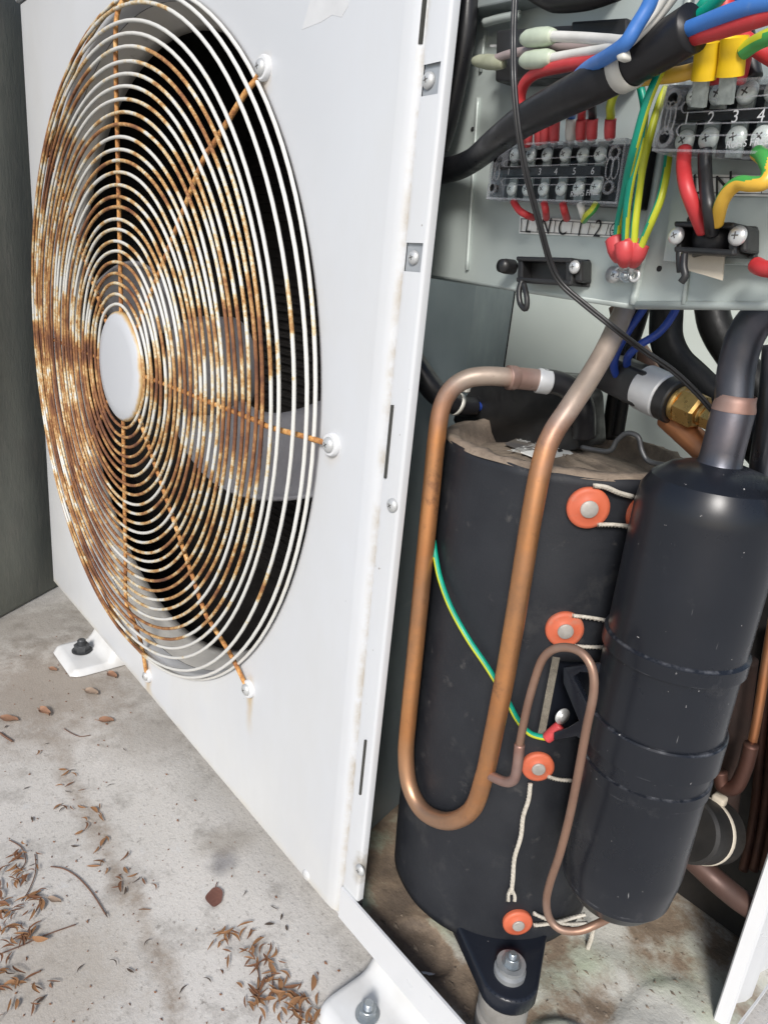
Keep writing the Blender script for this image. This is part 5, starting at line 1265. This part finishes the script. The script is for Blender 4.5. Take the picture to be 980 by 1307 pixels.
# black compressor lead with cable tie, left of the compressor top
cl = thing('compressor_lead', 'black corrugated lead with white tie and blue tip entering the compressor terminal cover', 'cable', PY(590, 520, 1.3))
MB().tube([PY(505, 425, 1.2), PY(532, 468, 1.22), PY(550, 494, 1.24), PY(566, 508, 1.27), PY(588, 518, 1.32), PY(606, 519, 1.36)], [0.03 * S, 0.03 * S, 0.03 * S, 0.03 * S, 0.026 * S, 0.024 * S], 16, 7).obj('lead', m_rubber, cl)
MB().tube([PY(602, 519, 1.36), PY(625, 519, 1.42), PY(650, 519, 1.46)], 0.013 * S, 12, 4).obj('blue_core', m_dblue, cl)
ax_ = (PY(588, 518, 1.32) - PY(566, 508, 1.27)).normalized()
MB().lathe(frame(PY(583, 516, 1.31), ax_), [(0.0275 * S, -0.0012), (0.030 * S, -0.0012), (0.030 * S, 0.0012), (0.0275 * S, 0.0012)], 24).obj('cable_tie', m_tie, cl)
MB().box(PY(588, 500, 1.28), (0.004, 0, 0), (0, 0.004, 0), (0, 0, 0.006)).obj('tie_head', m_tie, cl, bevel=0.0008)
# earth wire on the compressor body
gw = thing('compressor_earth_wire', 'green and yellow earth wire curving down across the black compressor to a red crimp', 'wire', cyl(712, 930)[0])
GP = [cyl(x, y, CR + 0.014)[0] for x, y in ((553, 690), (556, 712), (562, 740), (575, 775), (597, 815), (622, 852), (645, 890), (660, 918), (676, 936), (697, 942))]
MB().tube(GP, 0.0066 * S, 16, 7, sdir=(-0.6, -0.3, -0.75), thr=0.1, turn=-0.5).obj('wire', [m_teal, m_lime], gw)
p0, n0 = cyl(697, 943, CR + 0.016); p1, n1 = cyl(715, 926, CR + 0.02)
MB().tube([p0, p0.lerp(p1, 0.3), p0.lerp(p1, 0.7), p1], [0.0115 * S, 0.0128 * S, 0.0128 * S, 0.0115 * S], 16, 3).obj('crimp', m_pink, gw)
p2, n2 = cyl(717, 914, CR + 0.018)
MB().lathe(frame(p2, (n2 + Vector((0.9, 0.1, 0.1)))), [(0.0185 * S, 0), (0.0185 * S, 0.0007), (0.010 * S, 0.0009), (0.009 * S, 0.0016), (0, 0.0017)], 24).obj('lug', m_bright, gw)

# ================================================================== LITTER
def leaf_mat(name, c1, c2):
    return pm(name, c1, c2, 60, 0.75, bump=0.3)
lm = [leaf_mat('leaflet_tan', (0.30, 0.155, 0.065), (0.21, 0.10, 0.045)), leaf_mat('leaflet_brown', (0.20, 0.09, 0.042), (0.14, 0.062, 0.03)), leaf_mat('leaflet_dark', (0.075, 0.05, 0.035), (0.05, 0.034, 0.025))]
def leaflet_mesh(mat, curl, fat):
    v = []; f = []; n = 6
    for i in range(n + 1):
        t = i / n; w2 = fat * math.sin(math.pi * min(1, t * 0.96 + 0.02)) ** 0.8; x = t - 0.5; yb = curl * (t - 0.5) ** 2
        z = 0.02 + 0.09 * math.sin(t * math.pi) * (0.4 + curl)
        v += [Vector((x, yb - w2, z + 0.05)), Vector((x, yb, z)), Vector((x, yb + w2, z + 0.05))]
    for i in range(n):
        for j in range(2): f.append((i * 3 + j, i * 3 + j + 1, i * 3 + j + 4, i * 3 + j + 3))
    o = obj('dry_leaflet', v, f, mat, origin=(0, 0, 0)); me = o.data; bpy.data.objects.remove(o); return me
lms = [leaflet_mesh(lm[k % 3], (0.1, 0.5, 0.9, 0.3)[k % 4], (0.08, 0.12, 0.07, 0.16, 0.10)[k % 5]) for k in range(12)]
rl = random.Random(11)
def leaflet(px, py, size, lab, grp, pick=None, up=0.0):
    p = PZ(px, py, FLOOR + 0.004)
    M = Matrix.Translation(p + Vector((0, 0, up))) @ spin(rl.random() * 6.28) @ Matrix.Rotation(rl.gauss(0, 0.2), 4, 'X') @ Matrix.Scale(size, 4)
    o = inst('dry_leaflet', pick if pick else rl.choice(lms), M); tag(o, lab, 'leaf', grp); return o
tans = [m_ for m_ in lms if m_.materials[0] != lm[2]]; darks = [m_ for m_ in lms if m_.materials[0] == lm[2]]
def cluster(cx, cy, sx, sy, n, lab, grp, size, rot=0.0, ms=None):
    for _ in range(n):
        u, v_ = rl.gauss(0, 1) * sx, rl.gauss(0, 1) * sy
        x = cx + u * math.cos(rot) - v_ * math.sin(rot); y = cy + u * math.sin(rot) + v_ * math.cos(rot)
        leaflet(x, y, size * rl.uniform(0.55, 1.2), lab, grp, rl.choice(ms or tans), rl.random() * 0.002)
A1 = 'small dry tan leaflet in the litter heap at the lower left picture edge'
cluster(22, 1108, 16, 12, 22, A1, 'leaflets of the left litter heap', 0.0098)
cluster(20, 1150, 20, 14, 22, A1, 'leaflets of the left litter heap', 0.0098)
cluster(14, 1190, 18, 16, 28, A1, 'leaflets of the left litter heap', 0.0098)
cluster(8, 1250, 10, 24, 18, A1, 'leaflets of the left litter heap', 0.0094)
cluster(52, 1272, 8, 14, 7, A1, 'leaflets of the left litter heap', 0.0094)
B1 = 'small dry reddish-brown leaflet in the litter clump below the big red-brown leaf'
cluster(298, 1196, 14, 8, 12, B1, 'leaflets of the centre litter clump', 0.0098); cluster(286, 1214, 8, 8, 5, B1, 'leaflets of the centre litter clump', 0.0098)
cluster(328, 1218, 14, 12, 20, B1, 'leaflets of the centre litter clump', 0.0098); cluster(330, 1270, 12, 14, 24, B1, 'leaflets of the centre litter clump', 0.0098)
cluster(372, 1272, 16, 14, 26, B1, 'leaflets of the centre litter clump', 0.0100); cluster(388, 1300, 14, 6, 14, B1, 'leaflets of the centre litter clump', 0.0098); cluster(350, 1243, 10, 10, 6, B1, 'leaflets of the centre litter clump', 0.0100)
C1 = 'small dry brown leaflet scattered along the muddy line on the concrete'
for k in range(34):
    t = rl.random(); leaflet(60 + 130 * t + rl.gauss(0, 12), 960 + 200 * t + rl.gauss(0, 14), rl.uniform(0.006, 0.0105), C1, 'leaflets along the muddy line', rl.choice(tans))
D1 = 'tiny dark leaflet lying loose on the open concrete'
for k in range(46):
    x, y = rl.uniform(5, 420), rl.uniform(900, 1300)
    if x < 100 + 0.85 * (y - 860): leaflet(x, y, rl.uniform(0.004, 0.0075), D1, 'loose dark leaflets on the concrete', rl.choice(darks))
# larger single leaves
def big_leaf(px, py, L, wd, rot, mat, lab, curl=0.25):
    v = []; f = []; n = 10; m2 = 6
    for i in range(n + 1):
        t = i / n; w2 = wd * math.sin(math.pi * (0.04 + 0.93 * t)) ** 0.7
        for j in range(m2 + 1):
            s = -1 + 2 * j / m2
            z = 0.05 + 0.18 * curl * (s * s) + 0.10 * curl * math.sin(t * 3 + s)
            v.append(Vector((t - 0.5, s * w2 + 0.03 * math.sin(t * 9), z)))
    for i in range(n):
        for j in range(m2): f.append((i * (m2 + 1) + j, i * (m2 + 1) + j + 1, (i + 1) * (m2 + 1) + j + 1, (i + 1) * (m2 + 1) + j))
    st_ = MB(); st_.v = v; st_.f = f; st_.mi = [0] * len(f)
    st_.tube([Vector((-0.78, 0.06, 0.05)), Vector((-0.62, 0.02, 0.06)), Vector((-0.46, 0, 0.05))], 0.022, 6, 3)
    M = Matrix.Translation(PZ(px, py, FLOOR + 0.003)) @ spin(rot) @ Matrix.Scale(L, 4)
    st_.v = [M @ q for q in st_.v]
    o = st_.obj('dry_leaf', mat); tag(o, lab, 'leaf'); return o
m_rbleaf = leaf_mat('leaf_redbrown', (0.165, 0.072, 0.052), (0.125, 0.052, 0.038)); m_orleaf = leaf_mat('leaf_orange', (0.27, 0.145, 0.085), (0.21, 0.115, 0.075)); m_paleleaf = leaf_mat('leaf_pale', (0.28, 0.205, 0.15), (0.22, 0.16, 0.115))
big_leaf(274, 1146, 0.017, 0.36, -0.55, m_rbleaf, 'single red-brown leaf lying alone on the concrete near the panel foot', 0.1)
big_leaf(57, 911, 0.0165, 0.26, 0.3, m_orleaf, 'curled orange leaf on the concrete below the left foot', 0.9)
big_leaf(136, 921, 0.0145, 0.33, 0.9, m_orleaf, 'small orange leaf on the concrete below the fan grille', 0.6)
big_leaf(117, 885, 0.0165, 0.3, 0.5, m_paleleaf, 'pale brown leaf just in front of the left foot', 0.6)
big_leaf(143, 863, 0.015, 0.3, 0.2, m_orleaf, 'brown leaf half under the panel edge beside the left foot', 0.6)
big_leaf(12, 919, 0.019, 0.25, 0.7, m_orleaf, 'flat orange leaf at the left picture edge', 0.3)
big_leaf(68, 855, 0.011, 0.3, 0.4, m_orleaf, 'small orange leaf left of the left foot', 0.4)
big_leaf(70, 1150, 0.011, 0.2, 0.6, m_paleleaf, 'small pale leaf beside the curved twig', 0.4)
# twigs
m_twig = pm('dry_twig', (0.16, 0.085, 0.055), (0.10, 0.055, 0.04), 80, 0.8)
def twig(pts, lab, r=0.0005):
    b = MB().tube([PZ(x, y, FLOOR + 0.005) for x, y in pts], r, 6, 6); tag(b.obj('twig', m_twig), lab, 'twig')
twig([(65, 1106), (82, 1109), (100, 1120), (118, 1140), (135, 1167)], 'curved brown twig on the concrete near the lower left')
twig([(0, 1218), (25, 1208), (60, 1193), (97, 1180)], 'straight thin twig poking out of the left litter heap')
twig([(12, 1072), (28, 1082), (33, 1100), (24, 1112)], 'curled stem at the top of the left litter heap', 0.0004)
twig([(45, 1090), (46, 1112), (38, 1135), (28, 1150)], 'second curled stem beside the left litter heap', 0.0004)
twig([(82, 930), (92, 936), (103, 940), (116, 938)], 'short curved twig below the small orange leaf', 0.0004)
twig([(0, 935), (8, 941), (16, 946)], 'thick dark twig at the left picture edge', 0.0010)
twig([(328, 1232), (331, 1250), (329, 1265)], 'upright reddish stem in the centre litter clump, left one', 0.0005)
twig([(345, 1230), (348, 1252), (349, 1270)], 'upright reddish stem in the centre litter clump, right one', 0.0005)
# dirt crumbs nobody could count
cr = MB()
for k in range(300):
    x, y = rl.uniform(0, 460), rl.uniform(800, 1307)
    if x > 60 + 0.84 * (y - 780): continue
    p = PZ(x, y, FLOOR + 0.002); s_ = rl.uniform(0.0003, 0.0011); a = rl.random() * 6.28; c_, n_ = math.cos(a) * s_ * rl.uniform(1, 2.4), math.sin(a) * s_
    cr.add([p + Vector((-c_, -n_, 0)), p + Vector((n_, -c_ * 0.6, 0)), p + Vector((c_, n_, 0)), p + Vector((0, 0, s_))], [(0, 1, 3), (1, 2, 3), (2, 0, 3)])
co_ = cr.obj('crumbs', lm[1], smooth=False); co_['kind'] = 'stuff'; tag(co_, 'scattered dark dirt crumbs over the concrete', 'dirt')
cr = MB()
for k in range(260):
    x, y = rl.uniform(480, 900), rl.uniform(1090, 1307)
    p = PZ(x, y, -1.68); ux, uy = p.x / S, p.y / S + 1
    if not (-1.3 < ux < -0.36 and 1.03 < uy < 2.1): continue
    p = W(ux, uy, pan_h(ux, uy)); s_ = rl.uniform(0.0004, 0.0013); a = rl.random() * 6.28; c_, n_ = math.cos(a) * s_ * rl.uniform(1, 3), math.sin(a) * s_
    cr.add([p + Vector((-c_, -n_, 0)), p + Vector((n_, -c_ * 0.6, 0)), p + Vector((c_, n_, 0)), p + Vector((0, 0, s_))], [(0, 1, 3), (1, 2, 3), (2, 0, 3)])
co_ = cr.obj('pan_debris', m_dirt, pan, smooth=False); co_['kind'] = 'stuff'
